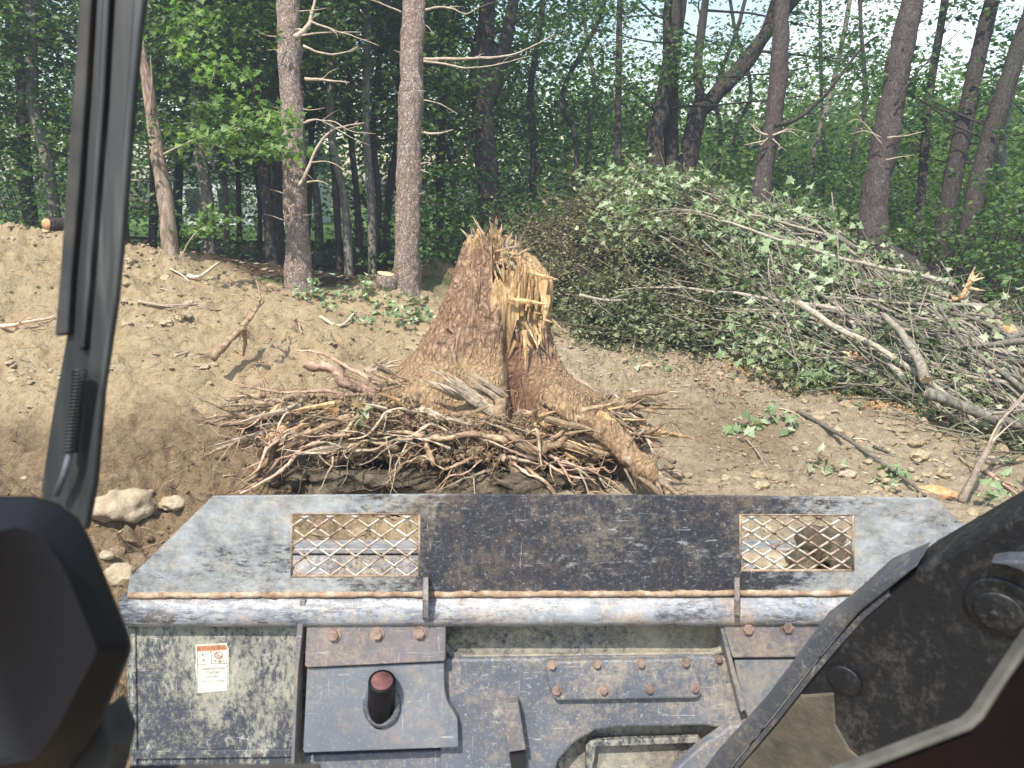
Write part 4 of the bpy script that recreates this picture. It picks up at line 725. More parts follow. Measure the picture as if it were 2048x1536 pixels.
root([(850, 860, -.7), (800, 880, -.8), (720, 910, -.82), (660, 915, -.8)], .02, .4, 'root', frk=3); root([(900, 870, -.75), (850, 880, -.82), (870, 930, -.85)], .035, .4, 'root', frk=2)
for k in range(-2, 13):   # ragged fibres at the broken end of the thick right-hand root
    for s_ in range(3): splint('split_slab', P(1262+k*6, 930+k*3.5+RNG.uniform(-18, 14), DS-.9+RNG.uniform(-.06, .06)), (RNG.uniform(.2, .9), -.1, RNG.uniform(-1.1, -.3)), RNG.uniform(.12, .26), RNG.uniform(.008, .018), .008, 'oldwood' if s_ else 'root', -.03)
for k in range(165):
    a = RNG.uniform(500, 1285); splint('split_slab', P(a, 838+RNG.uniform(-55, 50)+(38 if 840 < a < 1190 else 0), DS-.70+RNG.uniform(-.06, .06)), ((-1 if a < 900 else 1)*abs(RNG.normal(.9, .4)), -.25, RNG.normal(-.15, .3)), RNG.uniform(.1, .25+.35*RNG.random()), RNG.uniform(.008, .034), .014, ['oldwood', 'root', 'root', 'splinter', 'root'][k % 5], RNG.uniform(-.05, .05))
for k in range(60):   # medium wandering roots
    a = RNG.uniform(470, 1290); b = RNG.uniform(825, 915)-(30 if a < 640 else 0)+(32 if 840 < a < 1190 else 0); left = a < 900; dx = RNG.uniform(30, 150)*(-1 if left else (1 if a > 1050 else RNG.choice([-1, 1])))
    dy = RNG.uniform(-30, 80); D0 = -.66-.12*math.sin((a-470)/820*3.1); p = [(a, b, D0), (a+dx*.4, b+dy*.3+RNG.normal(0, 14), D0-.08), (a+dx*.75, b+dy*.7+RNG.normal(0, 14), D0-.12), (a+dx, min(985, b+dy), D0-.1)]
    root(p, RNG.uniform(.005, .027)*RNG.uniform(.6, 1.1), .12, ['root', 'pinkwood', 'oldwood', 'root', 'oldwood'][k % 5], 'root', 7, 8, .8, .7, frk=RNG.integers(0, 3))
mb = MB()
for k in range(900):   # hair roots
    a = RNG.uniform(440, 1310); b = RNG.uniform(800, 960)+(20 if 840 < a < 1190 else -25); 
    if RNG.random() < .25: a = RNG.uniform(560, 1000); b = RNG.uniform(745, 840)
    c = P(a, b, DS-.58-.2*math.sin((a-440)/870*3.1)*(b > 820)+(.0 if b > 820 else .2)); q, r = limb(c, (RNG.normal(0, .8), RNG.normal(-.5, .4), RNG.normal(-.5, .7)), RNG.uniform(.08, .35), RNG.uniform(.0016, .0042), 1.8, 6); V, F = tube(q, r, 3, cap=False); mb.add(V, F, np.ones(3)*RNG.uniform(.6, 1.2))
mb.build('hair_roots', M['root'], stp)['kind'] = 'stuff'
mb = MB()   # crumbs of soil caught on the roots
n_ = 2200; a = RNG.uniform(470, 1290, n_); b = RNG.uniform(790, 890, n_)+np.where((a > 840) & (a < 1190), 40, 0); c = np.array([P(a[q], b[q], DS-.62-.15*math.sin((a[q]-470)/820*3.1)) for q in range(n_)]); B, Fi = ICO[1]; s = RNG.uniform(.004, .022, n_)
mb.add((B[None]*s[:, None, None]*(1+.4*RNG.uniform(-1, 1, (n_, len(B), 1)))*RNG.uniform(.5, 1.3, (n_, 1, 3))+c[:, None]).reshape(-1, 3), (Fi[None]+(np.arange(n_)*len(B))[:, None, None]).reshape(-1, 3), np.repeat(np.array((.30, .21, .13))*RNG.uniform(.4, 1.3, (n_, 1)), len(B), 0)); mb.build('soil_crumbs', M['clod'], stp, smooth=False)['kind'] = 'stuff'
lm = MB(); c = np.array([P(725+RNG.normal(0, 6), 830+RNG.normal(0, 14), DS-.88) for _ in range(12)]); leaves(lm, c, .075, 'star', 1.2, 0.85); setp(lm.build('leaf_sprig', M['leaf_pile'], smooth=False), 'crumpled grey-green leaves caught on the front of the root skirt', 'leaves')

# ------------------------------------------------------------------ loose things on the ground
def gp(px, py, D=None, dz=0.0):
    """ground point seen at pixel"""
    r = ray(px, py); t = np.linspace(2.5, 16, 500); p = CAM+r*t[:, None]; hh = H(p[:, 0], p[:, 1]); k = np.argmax(p[:, 2] < hh); q = p[k]; q[2] = hh[k]+dz; return q
def stone(px, py, s, label, seed, flat=.62, rot=0, mat='stone', group=None):
    c = gp(px, py); V, F = rock(c+np.array([0, 0, s*flat*.45]), (s, s*.75, s*flat), 4 if s > .08 else 3, .28, 1.3, seed, rot); o = MB().add(V-0, F).build('rock', M[mat], loc=c); return setp(o, label, 'rock', group)
stone(243, 1030, .19, 'large pale oval rock on the dark soil left of the bucket', 3, .62, .1)
stone(282, 1032, .055, 'small chalky rock touching the right side of the large oval rock', 5)
stone(345, 1018, .09, 'flat sandy rock between the oval rock and the bucket corner', 8, .5)
stone(215, 1118, .045, 'small pale rock just above the bucket at its left corner', 12); stone(240, 1162, .10, 'pale angular rock beside the bucket left corner', 14, .6); stone(222, 1150, .05, 'small brown rock beside the angular rock', 17)
stone(1590, 903, .035, 'white pebble on the dark rut', 20); stone(1655, 832, .03, 'small white pebble near the long stick', 22); stone(1350, 797, .03, 'white pebble on the trampled track', 24); stone(1980, 928, .07, 'grey rock on the ground at the far right', 26, .6); stone(1352, 955, .05, 'pinkish pebble beside the broken root end', 28)
for k, (a, b, s) in enumerate([(120, 760, .025), (300, 990, .03), (340, 640, .03), (1450, 960, .03), (1735, 930, .03), (1820, 945, .03), (250, 605, .035), (420, 770, .025), (50, 960, .03)]): stone(a, b, s, ['small stone on the left bank beside the wiper tip', 'small stone above the flat sandy rock', 'small stone high on the bank below the straight stick', 'small stone on the clods right of the stump', 'small stone beyond the middle of the long stick', 'small stone right of the long stick end', 'small stone on the bank just right of the wiper', 'small stone left of the bowed root by the stump', 'small stone on the dark soil above the black housing'][k], 40+k, group='small stones on the ground')
# roots, sticks and logs on the ground
def gstick(pts, r, label, mat='oldwood', forks=0, name='stick', r1=.5, lift=0, cat='stick', cut=False):
    p = np.array([gp(q[0], q[1]) + np.array([0, 0, r+(q[2] if len(q) > 2 else 0)]) for q in pts]); return pole(p, r, label, r1, mat, cut, 7, None, cat, forks=forks, name=name)
gstick([(277, 613), (330, 616), (395, 612)], .018, 'pale straight stick lying on the left bank', 'deadwood', 1)
gstick([(375, 562), (405, 558), (440, 545, .1)], .032, 'short curved dead branch on the crest of the bank', 'deadwood', 0); gstick([(340, 545), (362, 556), (378, 565)], .015, 'bent twig joined to the crest of the bank', 'deadwood')
gstick([(0, 660), (40, 655), (110, 640)], .022, 'reddish root lying half buried at the left edge of the bank', 'pinkwood', 3); gstick([(350, 716), (380, 706)], .016, 'short stub of root in the middle of the bank', 'oldwood')
gstick([(400, 620), (440, 622), (480, 612)], .010, 'thin reddish root runner on the bank', 'pinkwood', 1); gstick([(320, 580), (370, 592), (420, 600)], .010, 'thin pale root runner near the crest', 'deadwood', 1)
gstick([(515, 780), (550, 800), (600, 808)], .014, 'bowed root on the soil just left of the stump', 'pinkwood', 2); gstick([(470, 700), (510, 735), (540, 790)], .012, 'thin root leading down to the root skirt', 'root', 2)
b_ = gp(425, 715); D_ = 7.0
t = thing('root_branch', 'dirt-caked forked root sticking up out of the left bank', 'root', b_)
for pth, r in [([(425, 716), (455, 685), (485, 655), (505, 625), (527, 603)], .04), ([(498, 640), (515, 615), (520, 590), (512, 560)], .018), ([(520, 602), (490, 585), (470, 572)], .012), ([(485, 655), (490, 680), (487, 710)], .03)]:
    p = np.array([P(a, c, D_+.15*k) for k, (a, c) in enumerate(pth)]); q, r_ = smooth_path(p, np.linspace(r, r*.35, len(p)), 5); V, F = tube(q, r_, 8, jit=.2); MB().add(V, F).build('root', M['root'], t)
mb = MB()
for k in range(60): q, r = limb(P(488+RNG.normal(0, 5), 660+RNG.uniform(-10, 10), D_+.3), (RNG.normal(0, .35), RNG.normal(0, .3), -1), RNG.uniform(.1, .35), .002, 1.2, 5); V, F = tube(q, r, 3, cap=False); mb.add(V, F, (.6, .6, .6))
mb.build('hair_roots', M['root'], t)['kind'] = 'stuff'
gstick([(640, 640), (680, 655), (710, 628)], .024, 'weathered grey root stub in the leafy sprigs', 'oldwood', 1); gstick([(590, 640), (600, 655), (603, 675)], .018, 'small dark root stub right of the dirt-caked root', 'root', 2)
gstick([(1592, 826), (1650, 862), (1720, 905), (1790, 955), (1852, 1000)], .022, 'long thin grey-green stick lying across the right-hand ground', 'stick', 2, cut=True); gstick([(1748, 900), (1785, 915)], .018, 'short thick stick right of the long stick', 'grey_bark', 0)
p = np.array([gp(1925, 1000), P(1950, 940, 5.25), P(1985, 880, 5.3), P(2020, 825, 5.4), P(2045, 790, 5.5)]); pole(p, .03, 'bare brown stick standing up out of the ground at the right', .4, 'deadwood', False, forks=3, name='upright_stick', cat='stick')
gstick([(1905, 908, .03), (1935, 938), (1990, 955), (2045, 985)], .012, 'thin forked twig on the ground by the upright stick', 'root', 3); gstick([(1965, 950), (2000, 970), (2040, 1000)], .02, 'reddish stick low at the right edge', 'pinkwood', 1)
gstick([(1240, 690), (1262, 715), (1275, 680, .25)], .010, 'bent dark twig on the track behind the stump', 'root', 1); gstick([(1600, 750), (1655, 735), (1670, 700, .2)], .010, 'thin twig at the foot of the pile', 'oldwood', 1)
for k, (a, b, a2, b2, lb) in enumerate([(1560, 820, 1610, 845, 'pale short twig beside the fresh green leaves'), (1490, 880, 1530, 935, 'thin twig on the dark clods'), (1700, 880, 1760, 900, 'brown twig in the wheel rut'), (1400, 700, 1470, 705, 'dead twig near the pile foot'), (1850, 920, 1900, 935, 'twig in the rut at the right'), (1200, 760, 1260, 740, 'curved root tip right of the stump'), (1280, 820, 1330, 850, 'thin root fragment right of the stump')]): gstick([(a, b), ((a+a2)/2, (b+b2)/2-4), (a2, b2)], .008, lb, 'oldwood', 1)
# bark slabs
def chunk(px, py, s, label, mat, rot=0, name='bark_chunk'):
    c = gp(px, py); V, F = rock(c+np.array([0, 0, s[2]*.5]), s, 3, .3, 1.5, int(px), rot); return setp(MB().add(V, F).build(name, M[mat], loc=c), label, 'bark')
chunk(1875, 990, (.13, .07, .04), 'orange piece of torn bark at the right behind the bucket', 'orange', -.3); chunk(1300, 735, (.10, .05, .03), 'reddish lump of rotten bark beside the track', 'pinkwood', .3); chunk(1695, 952, (.07, .04, .03), 'dull grey slab of bark near the long stick', 'oldwood', .2)
# small sawn stump and orange-faced log
c = gp(772, 582); c[1] += .15; t = thing('sawn_stump', 'small low sawn stump with a pale top beside the reddish pine', 'tree stump', c)
zt = P(775, 549, c[1]/(CP+SP*(768-549)/FPX))[2]; V, F = tube([[c[0], c[1], c[2]-.2], [c[0], c[1], zt-.1], [c[0], c[1], zt]], [.17, .15, .145], 22, jit=.05); MB().add(V, F).build('trunk', M['pine_bark'], t); V, F = tube([[c[0], c[1], zt], [c[0]+.004, c[1], zt+.02]], [.14, .12], 22, jit=.06); MB().add(V, F).build('sawn_top', M['cut'], t)
c = P(95, 449, 9.6); t = thing('sawn_log', 'sawn log with a bright orange cut face lying at the top of the left bank', 'log', c); V, F = tube([c+np.array([0, 0, 0]), c+np.array([.22, .5, -.03])], [.085, .08], 16, jit=.05); MB().add(V, F).build('log', M['dark_bark'], t); V, F = tube([c-np.array([.002, .012, 0]), c+np.array([0, .001, 0])], [.078, .08], 16); MB().add(V, F).build('cut_face', M['orange'], t)
# leafy sprigs on the ground
def sprig(pts, label, lm_='leaf_pale', m=14, sz=.09, r=.09, name='leafy_sprig'):
    c = np.array([gp(a, b, dz=h) for a, b, h in pts]); t = thing(name, label, 'leaves', gp(pts[0][0], pts[0][1])); l = MB(); leaves(l, spray_pts(c, r, m, .5), sz, 'star', .7); l.build('leaves', M[lm_], t, smooth=False)
    s_ = MB()
    for q in c: V, F = tube(*limb(q-np.array([.1, 0, .08]), (1, .1, .5), .25, .005, .4, 4), 4); s_.add(V, F)
    s_.build('twigs', M['stick'], t)['kind'] = 'stuff'
sprig([(628, 598, .25), (630, 600, .12)], 'leafy sprig standing at the foot of the left front pine', sz=.07, r=.05); sprig([(735, 590, .25), (738, 590, .12), (700, 605, .1)], 'upright green sprig left of the sawn stump', sz=.07, r=.07)
sprig([(a, b, .05) for a, b in [(600, 595), (640, 605), (670, 600), (585, 580)]], 'low green sprigs under the left front pine', sz=.07, r=.1); sprig([(a, b, .06) for a, b in [(740, 612), (765, 625), (790, 632), (810, 640), (830, 650)]], 'pale leafy branch lying below the sawn stump', sz=.075, r=.1)
sprig([(a, b, .06) for a, b in [(820, 610), (845, 622), (862, 640), (800, 655), (770, 645)]], 'pale leafy branch lying against the left side of the stump', sz=.075, r=.11); sprig([(660, 625, .04), (700, 640, .04), (735, 650, .04), (780, 600, .05)], 'scattered pale leaves on the crest between the pines', sz=.07, r=.13)
sprig([(1470, 868, .03), (1510, 862, .06)], 'fresh bright green leaves on the dark clods', 'leaf_pale', 9, .10, .06); sprig([(1545, 842, .05), (1590, 858, .04)], 'green sprig just left of the long stick', 'leaf_pale', 9, .09, .08); sprig([(1315, 738, .02), (1275, 735, .02)], 'flat green leaves on the track beside the stump', 'leaf_pale', 10, .08, .09)
sprig([(1782, 955, .04), (1775, 975, .02)], 'green leaves on the ground beyond the bucket corner', 'leaf_pale', 10, .08, .07); sprig([(2010, 985, .05), (1985, 1010, .03)], 'green sprig at the right edge behind the bucket', 'leaf_pale', 10, .08, .1); sprig([(1680, 945, .03), (1650, 940, .03)], 'dull grey-green leaves on the clods left of the stick', 'leaf_pile', 9, .08, .08)
# things in the shade beyond the crest
c = gz(660, 590, 12.3); t = thing('black_cart', 'small black cart with a pale top rail in the shade between the pines', 'cart', c)
z_ = P(660, 560, 12.3)[2]; V, F = box((c[0], c[1], z_-.0), (.34, .5, .22)); mb = MB().add(V, F)
n = N('dark_plastic'); M['blackp'] = n.pr((.012, .012, .014), .45, spec=.4); n = N('pale_metal'); M['palem'] = n.pr((.45, .46, .47), .4, spec=.5)
mb.build('body', M['blackp'], t, smooth=False); V, F = tube([[c[0]-.17, c[1]-.2, z_+.14], [c[0]+.16, c[1]-.2, z_+.12]], .022, 8); MB().add(V, F).build('rail', M['palem'], t)
for s_ in (-1, 1): V, F = tube([[c[0]+s_*.2, c[1]-.25, z_-.14], [c[0]+s_*.2, c[1]-.16, z_-.14]], .09, 18); MB().add(V, F).build('wheel', M['blackp'], t)
# white house and lawn far beyond the trees
n = N('white_wall'); M['white'] = n.pr((.75, .76, .78), .8); n = N('roofing'); M['roof'] = n.pr((.12, .12, .13), .8); n = N('window_glass'); M['wglass'] = n.pr((.03, .035, .04), .1, spec=.5)
c = P(430, 470, 36); t = thing('white_house', 'white house glimpsed far behind the trunks of the shaded wood', 'house', (c[0], c[1], -.6)); V, F = box((c[0]+1.2, c[1]+3, .9), (6.5, 5, 3.2)); MB().add(V, F).build('wall', M['white'], t, smooth=False)
V = np.array([[c[0]-2.3, c[1]+.2, 2.5], [c[0]+4.7, c[1]+.2, 2.5], [c[0]+4.7, c[1]+3, 4.4], [c[0]-2.3, c[1]+3, 4.4], [c[0]-2.3, c[1]+5.8, 2.5], [c[0]+4.7, c[1]+5.8, 2.5]]); MB().add(V, [(0, 1, 2, 3), (3, 2, 5, 4), (0, 3, 4), (1, 5, 2)]).build('roof', M['roof'], t, smooth=False)
for dx in (-1.0, .6, 2.6): V, F = box((c[0]+dx, c[1]+.49, 1.1), (.9, .06, 1.2)); o = MB().add(V, F).build('window', M['wglass'], t, smooth=False)
n = N('meadow'); cg = n.ramp(n.noise(2, 4), [(.3, (.10, .18, .035)), (.7, (.20, .30, .07))]); M['meadow'] = n.pr(cg, .9)
V = np.array([[-26, 24, .02], [-1, 24, -.06], [2, 60, .1], [-50, 60, .1]]); 
gx, gy = np.meshgrid(np.linspace(0, 1, 20), np.linspace(0, 1, 20)); q = (V[0]*(1-gx[..., None])+V[1]*gx[..., None])*(1-gy[..., None])+(V[3]*(1-gx[..., None])+V[2]*gx[..., None])*gy[..., None]; q[..., 2] = Hb(q[..., 0], q[..., 1])+.12
i = np.arange(19)[:, None]*20; j = np.arange(19)[None]; setp(MB().add(q.reshape(-1, 3), np.stack([i+j, i+j+1, i+j+21, i+j+20], -1).reshape(-1, 4)).build('meadow', M['meadow']), kind='structure')

# added haze volume, standing in for the veil of the cab glass
hz_m, hz_t, hz_o = newmat('veil_haze'); pv = hz_t.nodes.new('ShaderNodeVolumePrincipled'); pv.inputs['Color'].default_value = (.80, .9, 1, 1); pv.inputs['Density'].default_value = .0034; pv.inputs['Anisotropy'].default_value = .2
hz_t.links.new(pv.outputs[0], hz_o.inputs['Volume'])
V, F = box((0, 42, 8), (240, 110, 21)); setp(MB().add(V, F).build('haze', hz_m, smooth=False), kind='stuff')
# ------------------------------------------------------------------ the loader: bucket, arm and cab parts
ldr = thing('track_loader', 'paint-worn black loader seen from its cab, bucket with mesh windows in front', 'loader', (0, 0, 0))
def worn(name, bias=0.0, rust=.5, dirt=.35, wing=False, blue=(.012, .015, .024), bare=(.27, .28, .285), rough=.38, streak=(1, 1, 1), dirtc=(.44, .36, .25), speck=.5, spec=.5, metal=0.0):
    n = N(name); v = n.coord(streak); f1 = n.noise(3.6, 9, .74, v); f2 = n.noise(52, 7, .82, v); f3 = n.noise(150, 3, .8)
    f = n.math('ADD', n.math('MULTIPLY', f1, .5), n.math('MULTIPLY', f2, .5))
    if wing:
        x = n.xyz(0); d_ = n.math('ABSOLUTE', n.math('SUBTRACT', x, .22)); e = n.math('MULTIPLY', n.ramp(n.math('MULTIPLY', d_, .7), [(.26, 0), (.52, 1)]), .16); f = n.math('ADD', f, e)
    f = n.math('ADD', f, bias)
    wornm = n.ramp(f, [(.49, 0), (.545, .75), (.62, 1)]); light = n.mix(n.ramp(n.noise(12, 7, .8), [(.35, 0), (.65, 1)]), tuple(x*.62 for x in bare), tuple(min(1, x*1.45) for x in bare))
    light = n.mix(n.ramp(n.noise(26, 6, .8, n.coord((1, 1, 1), (7, 1, 5))), [(.50, 0), (.66, .65)]), light, (.46, .41, .32))
    c = n.mix(n.ramp(f3, [(.3, 0), (.8, .3)]), blue, (.16, .17, .2)); c = n.mix(n.ramp(n.noise(3, 4), [(.35, 0), (.7, .35)]), c, tuple(x*2.6+.02 for x in blue)); c = n.mix(wornm, c, light)
    sp = n.ramp(n.noise(85, 3, .9), [(.60, 0), (.66, speck)]); c = n.mix(sp, c, (.50, .48, .43))
    for sc2, rt in (((1.2, 30, 30), .1), ((26, 1, 1.6), .25), ((2, 22, 14), -.5)):
        sn = n.ramp(n.noise(7, 3, .6, n.coord(sc2, (sc2[0], 3, 1), (0, rt, 0))), [(.66, 0), (.69, .55)]); c = n.mix(n.math('MULTIPLY', sn, n.ramp(n.noise(6, 3), [(.45, 0), (.6, 1)])), c, (.42, .42, .42))
    rm = n.ramp(n.math('ADD', n.math('MULTIPLY', n.noise(5, 7, .75, n.coord((1, 1, 1), (3, 1, 2))), .55), n.math('MULTIPLY', n.noise(38, 6, .8), .45)), [(.52-.05*rust, 0), (.70-.05*rust, rust)])
    c = n.mix(rm, c, n.mix(n.noise(30, 3), (.33, .17, .085), (.52, .38, .24)))
    dm = n.ramp(n.math('ADD', n.math('MULTIPLY', n.noise(3.4, 7, .75, n.coord((1, 1, 1), (9, 4, 1))), .55), n.math('MULTIPLY', n.noise(55, 6, .85), .45)), [(.505, 0), (.60, dirt)])
    c = n.mix(dm, c, dirtc)
    ro = n.math('ADD', n.math('MULTIPLY', n.math('MAXIMUM', rm, dm), .45), n.math('ADD', rough, n.math('MULTIPLY', f2, .12)), True)
    h = n.math('ADD', n.math('MULTIPLY', wornm, -.25), n.math('ADD', n.math('MULTIPLY', f2, .5), dm)); return n.pr(c, ro, n.bump(h, .4, .004), metal, spec)
M['guard'] = worn('guard_paint', -.08, .3, .3, True, blue=(.012, .013, .019), bare=(.27, .285, .295), streak=(.55, 1, 1.5), speck=.4); M['pipe'] = worn('pipe_steel', .05, .6, .25, bare=(.235, .25, .275), blue=(.035, .038, .048), rough=.3, streak=(.5, 1, 2)); M['panel'] = worn('panel_paint', .01, .15, .9, bare=(.25, .245, .20), dirtc=(.31, .29, .215), rough=.6, streak=(1.6, 1, .8), speck=.2)
M['plate'] = worn('hitch_paint', -.08, .35, .25, blue=(.085, .094, .11), bare=(.20, .21, .225), rough=.42, speck=.25); M['brown'] = worn('brown_plate', -.05, .5, .35, blue=(.085, .075, .078), bare=(.19, .175, .165), rough=.5, speck=.2); M['cast'] = worn('casting_paint', -.08, .4, .42, blue=(.062, .07, .088), bare=(.19, .20, .22), rough=.42, speck=.55)
M['mud'] = worn('muddy_steel', .05, .25, 1.0, bare=(.20, .185, .15), dirtc=(.36, .32, .23), rough=.75, speck=.15)
n = N('arm_paint'); v = n.coord((1, 1, .6)); m_ = n.ramp(n.math('ADD', n.math('MULTIPLY', n.noise(16, 5, .8, v), .6), n.math('MULTIPLY', n.noise(75, 4, .8), .4)), [(.50, 0), (.70, .42)]); c = n.mix(m_, (.008, .009, .012), (.17, .155, .13)); M['arm'] = n.pr(c, .5, n.bump(n.noise(60, 5), .5, .006), spec=.4)
M['armflange'] = worn('arm_flange', -.08, .12, .35, blue=(.035, .04, .05), bare=(.16, .17, .19), rough=.42, speck=.15); n = N('dusty_arm'); c = n.ramp(n.noise(7, 6, .7), [(.3, (.055, .048, .038)), (.6, (.13, .11, .08))]); M['dusty'] = n.pr(c, .8, n.bump(n.noise(40, 4), .4, .01), spec=.2)
n = N('rust_weld'); c = n.ramp(n.noise(22, 5, .7), [(.3, (.14, .08, .05)), (.5, (.29, .205, .135)), (.7, (.46, .40, .32))]); M['weld'] = n.pr(c, .85, n.bump(n.noise(90, 3), .6, .004), spec=.2)
n = N('rusty_bolt'); c = n.ramp(n.noise(30, 4), [(.35, (.13, .085, .07)), (.65, (.30, .21, .165))]); M['bolt'] = n.pr(c, .6, spec=.4)
n = N('mesh_steel'); c = n.ramp(n.noise(14, 5, .8), [(.33, (.10, .065, .05)), (.45, (.33, .23, .16)), (.55, (.48, .44, .38)), (.75, (.50, .52, .54))]); M['mesh'] = n.pr(c, .55, spec=.4)
n = N('gloss_black'); M['gloss'] = n.pr((.008, .0075, .009), .45, n.bump(n.noise(220, 2), .04, .001), spec=.16)
n = N('wiper_black'); v = n.coord((8, 1, .5)); c = n.ramp(n.noise(6, 4, .6, v), [(.38, (.005, .006, .006)), (.55, (.02, .022, .021)), (.7, (.075, .08, .07))]); M['wiper'] = n.pr(c, .5, n.bump(n.noise(7, 3, .5, v), .3, .003), spec=.4)
n = N('trim_rubber'); c = n.ramp(n.noise(30, 4), [(.3, (.018, .018, .018)), (.7, (.05, .045, .04))]); M['trim'] = n.pr(c, .7, spec=.3); n = N('seal_dusty'); c = n.ramp(n.noise(25, 4), [(.3, (.035, .033, .03)), (.7, (.12, .112, .09))]); M['seal'] = n.pr(c, .7, spec=.3)
n = N('red_cap'); M['red'] = n.pr(n.ramp(n.noise(30, 4), [(.3, (.085, .03, .032)), (.7, (.17, .075, .07))]), .75); n = N('red_dark_trim'); M['dark_red'] = n.pr(n.ramp(n.noise(9, 4), [(.3, (.003, .002, .002)), (.7, (.010, .005, .004))]), .8, spec=.06)
def plane(y1, z1, y2, z2):
    a = np.array([0, y1, z1]); t = np.array([0, y2-y1, z2-z1]); t /= np.linalg.norm(t); nn = np.cross(np.array([1., 0, 0]), t)
    if nn.dot(CAM-a) < 0: nn = -nn
    return a, nn, t
def on_pl(px, py, pl, off=0.0):
    a, nn, t = pl; r = ray(px, py); a = a+nn*off; s = nn.dot(a-CAM)/nn.dot(r); return CAM+r*s
def yz(py, D): r = ray(1024, py); return CAM[1]+D*r[1], CAM[2]+D*r[2]
def bev(o, w=.004, seg=2):
    m = o.modifiers.new('bevel', 'BEVEL'); m.width = w; m.segments = seg; m.limit_method = 'ANGLE'; m.angle_limit = math.radians(35); return o
def plate(name, mat, poly, pl, th=.012, off=0.0, parent=ldr, b=.0025, label=None):
    """a plate whose outer face lies `off` proud of plane pl, of real thickness th"""
    V = np.array([on_pl(x, y, pl, off) for x, y in poly]); nn = pl[1]; k = len(V); ar = np.cross(V[1]-V[0], V[2]-V[0])
    B = V-nn*th; F = [tuple(range(k)), tuple(range(2*k-1, k-1, -1))]+[(i, k+i, k+(i+1) % k, (i+1) % k) for i in range(k)]
    nrm = sum(np.cross(V[i]-V[0], V[(i+1) % k]-V[0]) for i in range(k))
    if nrm.dot(nn) < 0: F = [tuple(reversed(f)) for f in F]
    o = MB().add(np.r_[V, B], F).build(name, mat, parent, smooth=False)
    if b: bev(o, b)
    if label: o['label'] = label
    return o
yb, zb = yz(1190, 2.12); yt, zt_ = yz(992, 2.07); GP = plane(yb, zb, yt, zt_)
y1_, z1_ = yz(1255, 2.14); y2_, z2_ = yz(1536, 2.13); BP = plane(y1_, z1_, y2_, z2_)        # back of the bucket
# spill guard: one sheet with two windows, given thickness
xs = [(425, 990), (583, 991), (840, 990), (1478, 992), (1709, 995), (1868, 997)]
top = [(425, 993), (583, 991), (840, 989), (1478, 992), (1709, 995), (1868, 997)]; wt = [None, (583, 1028), (839, 1025), (1479, 1028), (1708, 1029), None]; wb = [None, (583, 1154), (838, 1151), (1480, 1142), (1703, 1140), None]; bt = [None, (583, 1196), (840, 1193), (1478, 1188), (1709, 1188), None]
pts = {}; bl = []; 
def gv(x, y):
    k = (x, y)
    if k not in pts: pts[k] = len(bl); bl.append(on_pl(x, y, GP))
    return pts[k]
Fg = [[gv(*q) for q in [(425, 993), (262, 1153), (256, 1196), bt[1], wb[1], wt[1], top[1]]], [gv(*q) for q in [top[1], wt[1], wt[2], top[2]]], [gv(*q) for q in [wb[1], bt[1], bt[2], wb[2]]], [gv(*q) for q in [top[2], wt[2], wb[2], bt[2], bt[3], wb[3], wt[3], top[3]]],
      [gv(*q) for q in [top[3], wt[3], wt[4], top[4]]], [gv(*q) for q in [wb[3], bt[3], bt[4], wb[4]]], [gv(*q) for q in [top[4], wt[4], wb[4], bt[4], (2075, 1188), (2070, 1150), (1915, 1040), (1868, 997)]]]
o = MB().add(np.array(bl), Fg).build('spill_guard', M['guard'], ldr, smooth=False); md = o.modifiers.new('solid', 'SOLIDIFY'); md.thickness = .014; md.offset = 0
guard = o
for k, (x0, x1, y0, y1) in enumerate([(583, 839, 1027, 1152), (1480, 1706, 1029, 1141)]):
    mb = MB(); nx = 10; nr = 7 if k == 0 else 8; cw = (x1-x0)/nx; rh = (y1-y0)/(nr-.6)
    for r in range(nr+1):
        q = []
        for i in range(nx+1):
            yy = y0+(r-.1)*rh+(rh*.47 if (i+r) % 2 else -rh*.47)+RNG.normal(0, .5)
            q.append(on_pl(x0+i*cw, min(max(yy, y0-2), y1+2), GP, .004*(1 if (i+r) % 2 else -1)))
        q = np.array(q); q2, r2 = smooth_path(q, np.full(len(q), .0035), 1); V, F = tube(q2, r2, 5, flat=1.2); mb.add(V, F)
    mb.build('mesh_screen', M['mesh'], guard)
    fr = MB()
    for a, b in [((x0, y0), (x1, y0)), ((x1, y0), (x1, y1)), ((x1, y1), (x0, y1)), ((x0, y1), (x0, y0))]: V, F = tube([on_pl(*a, GP, .004), on_pl(*b, GP, .004)], .0042, 6); fr.add(V, F)
    fr.build('window_weld', M['weld'], guard)
# rolled top pipe
def sweep(name, mat, prof, x0, x1, parent=ldr, xs_=None):
    pr_ = np.array(prof); xs2 = np.linspace(x0, x1, 40); V = np.array([[x, p[0], p[1]] for x in xs2 for p in pr_]); V[:, 2] += .0025*fbm(V*3, 2, 4); m = len(pr_); i = np.arange(39)[:, None]*m; j = np.arange(m)[None]; k = (j+1) % m
    F = [np.stack([i+j, i+k, i+m+k, i+m+j], -1).reshape(-1, 4), np.arange(m)[None], (39*m+np.arange(m))[None, ::-1]]; return MB().add(V, F).build(name, mat, parent)
XL = on_pl(246, 1200, GP)[0]; XR = on_pl(2085, 1200, GP)[0]
ya, za = yz(1192, 2.12); yc, zc = yz(1222, 2.085); yd, zd = yz(1246, 2.10)
prof = [(ya, za+.004), (ya-.012, za-.002), (ya-.030, za-.016), (ya-.042, za-.035), (ya-.046, za-.055), (ya-.040, za-.075), (ya-.024, za-.084), (ya+.05, za-.07), (ya+.05, za-.01)]
sweep('top_pipe', M['pipe'], prof, XL, XR)
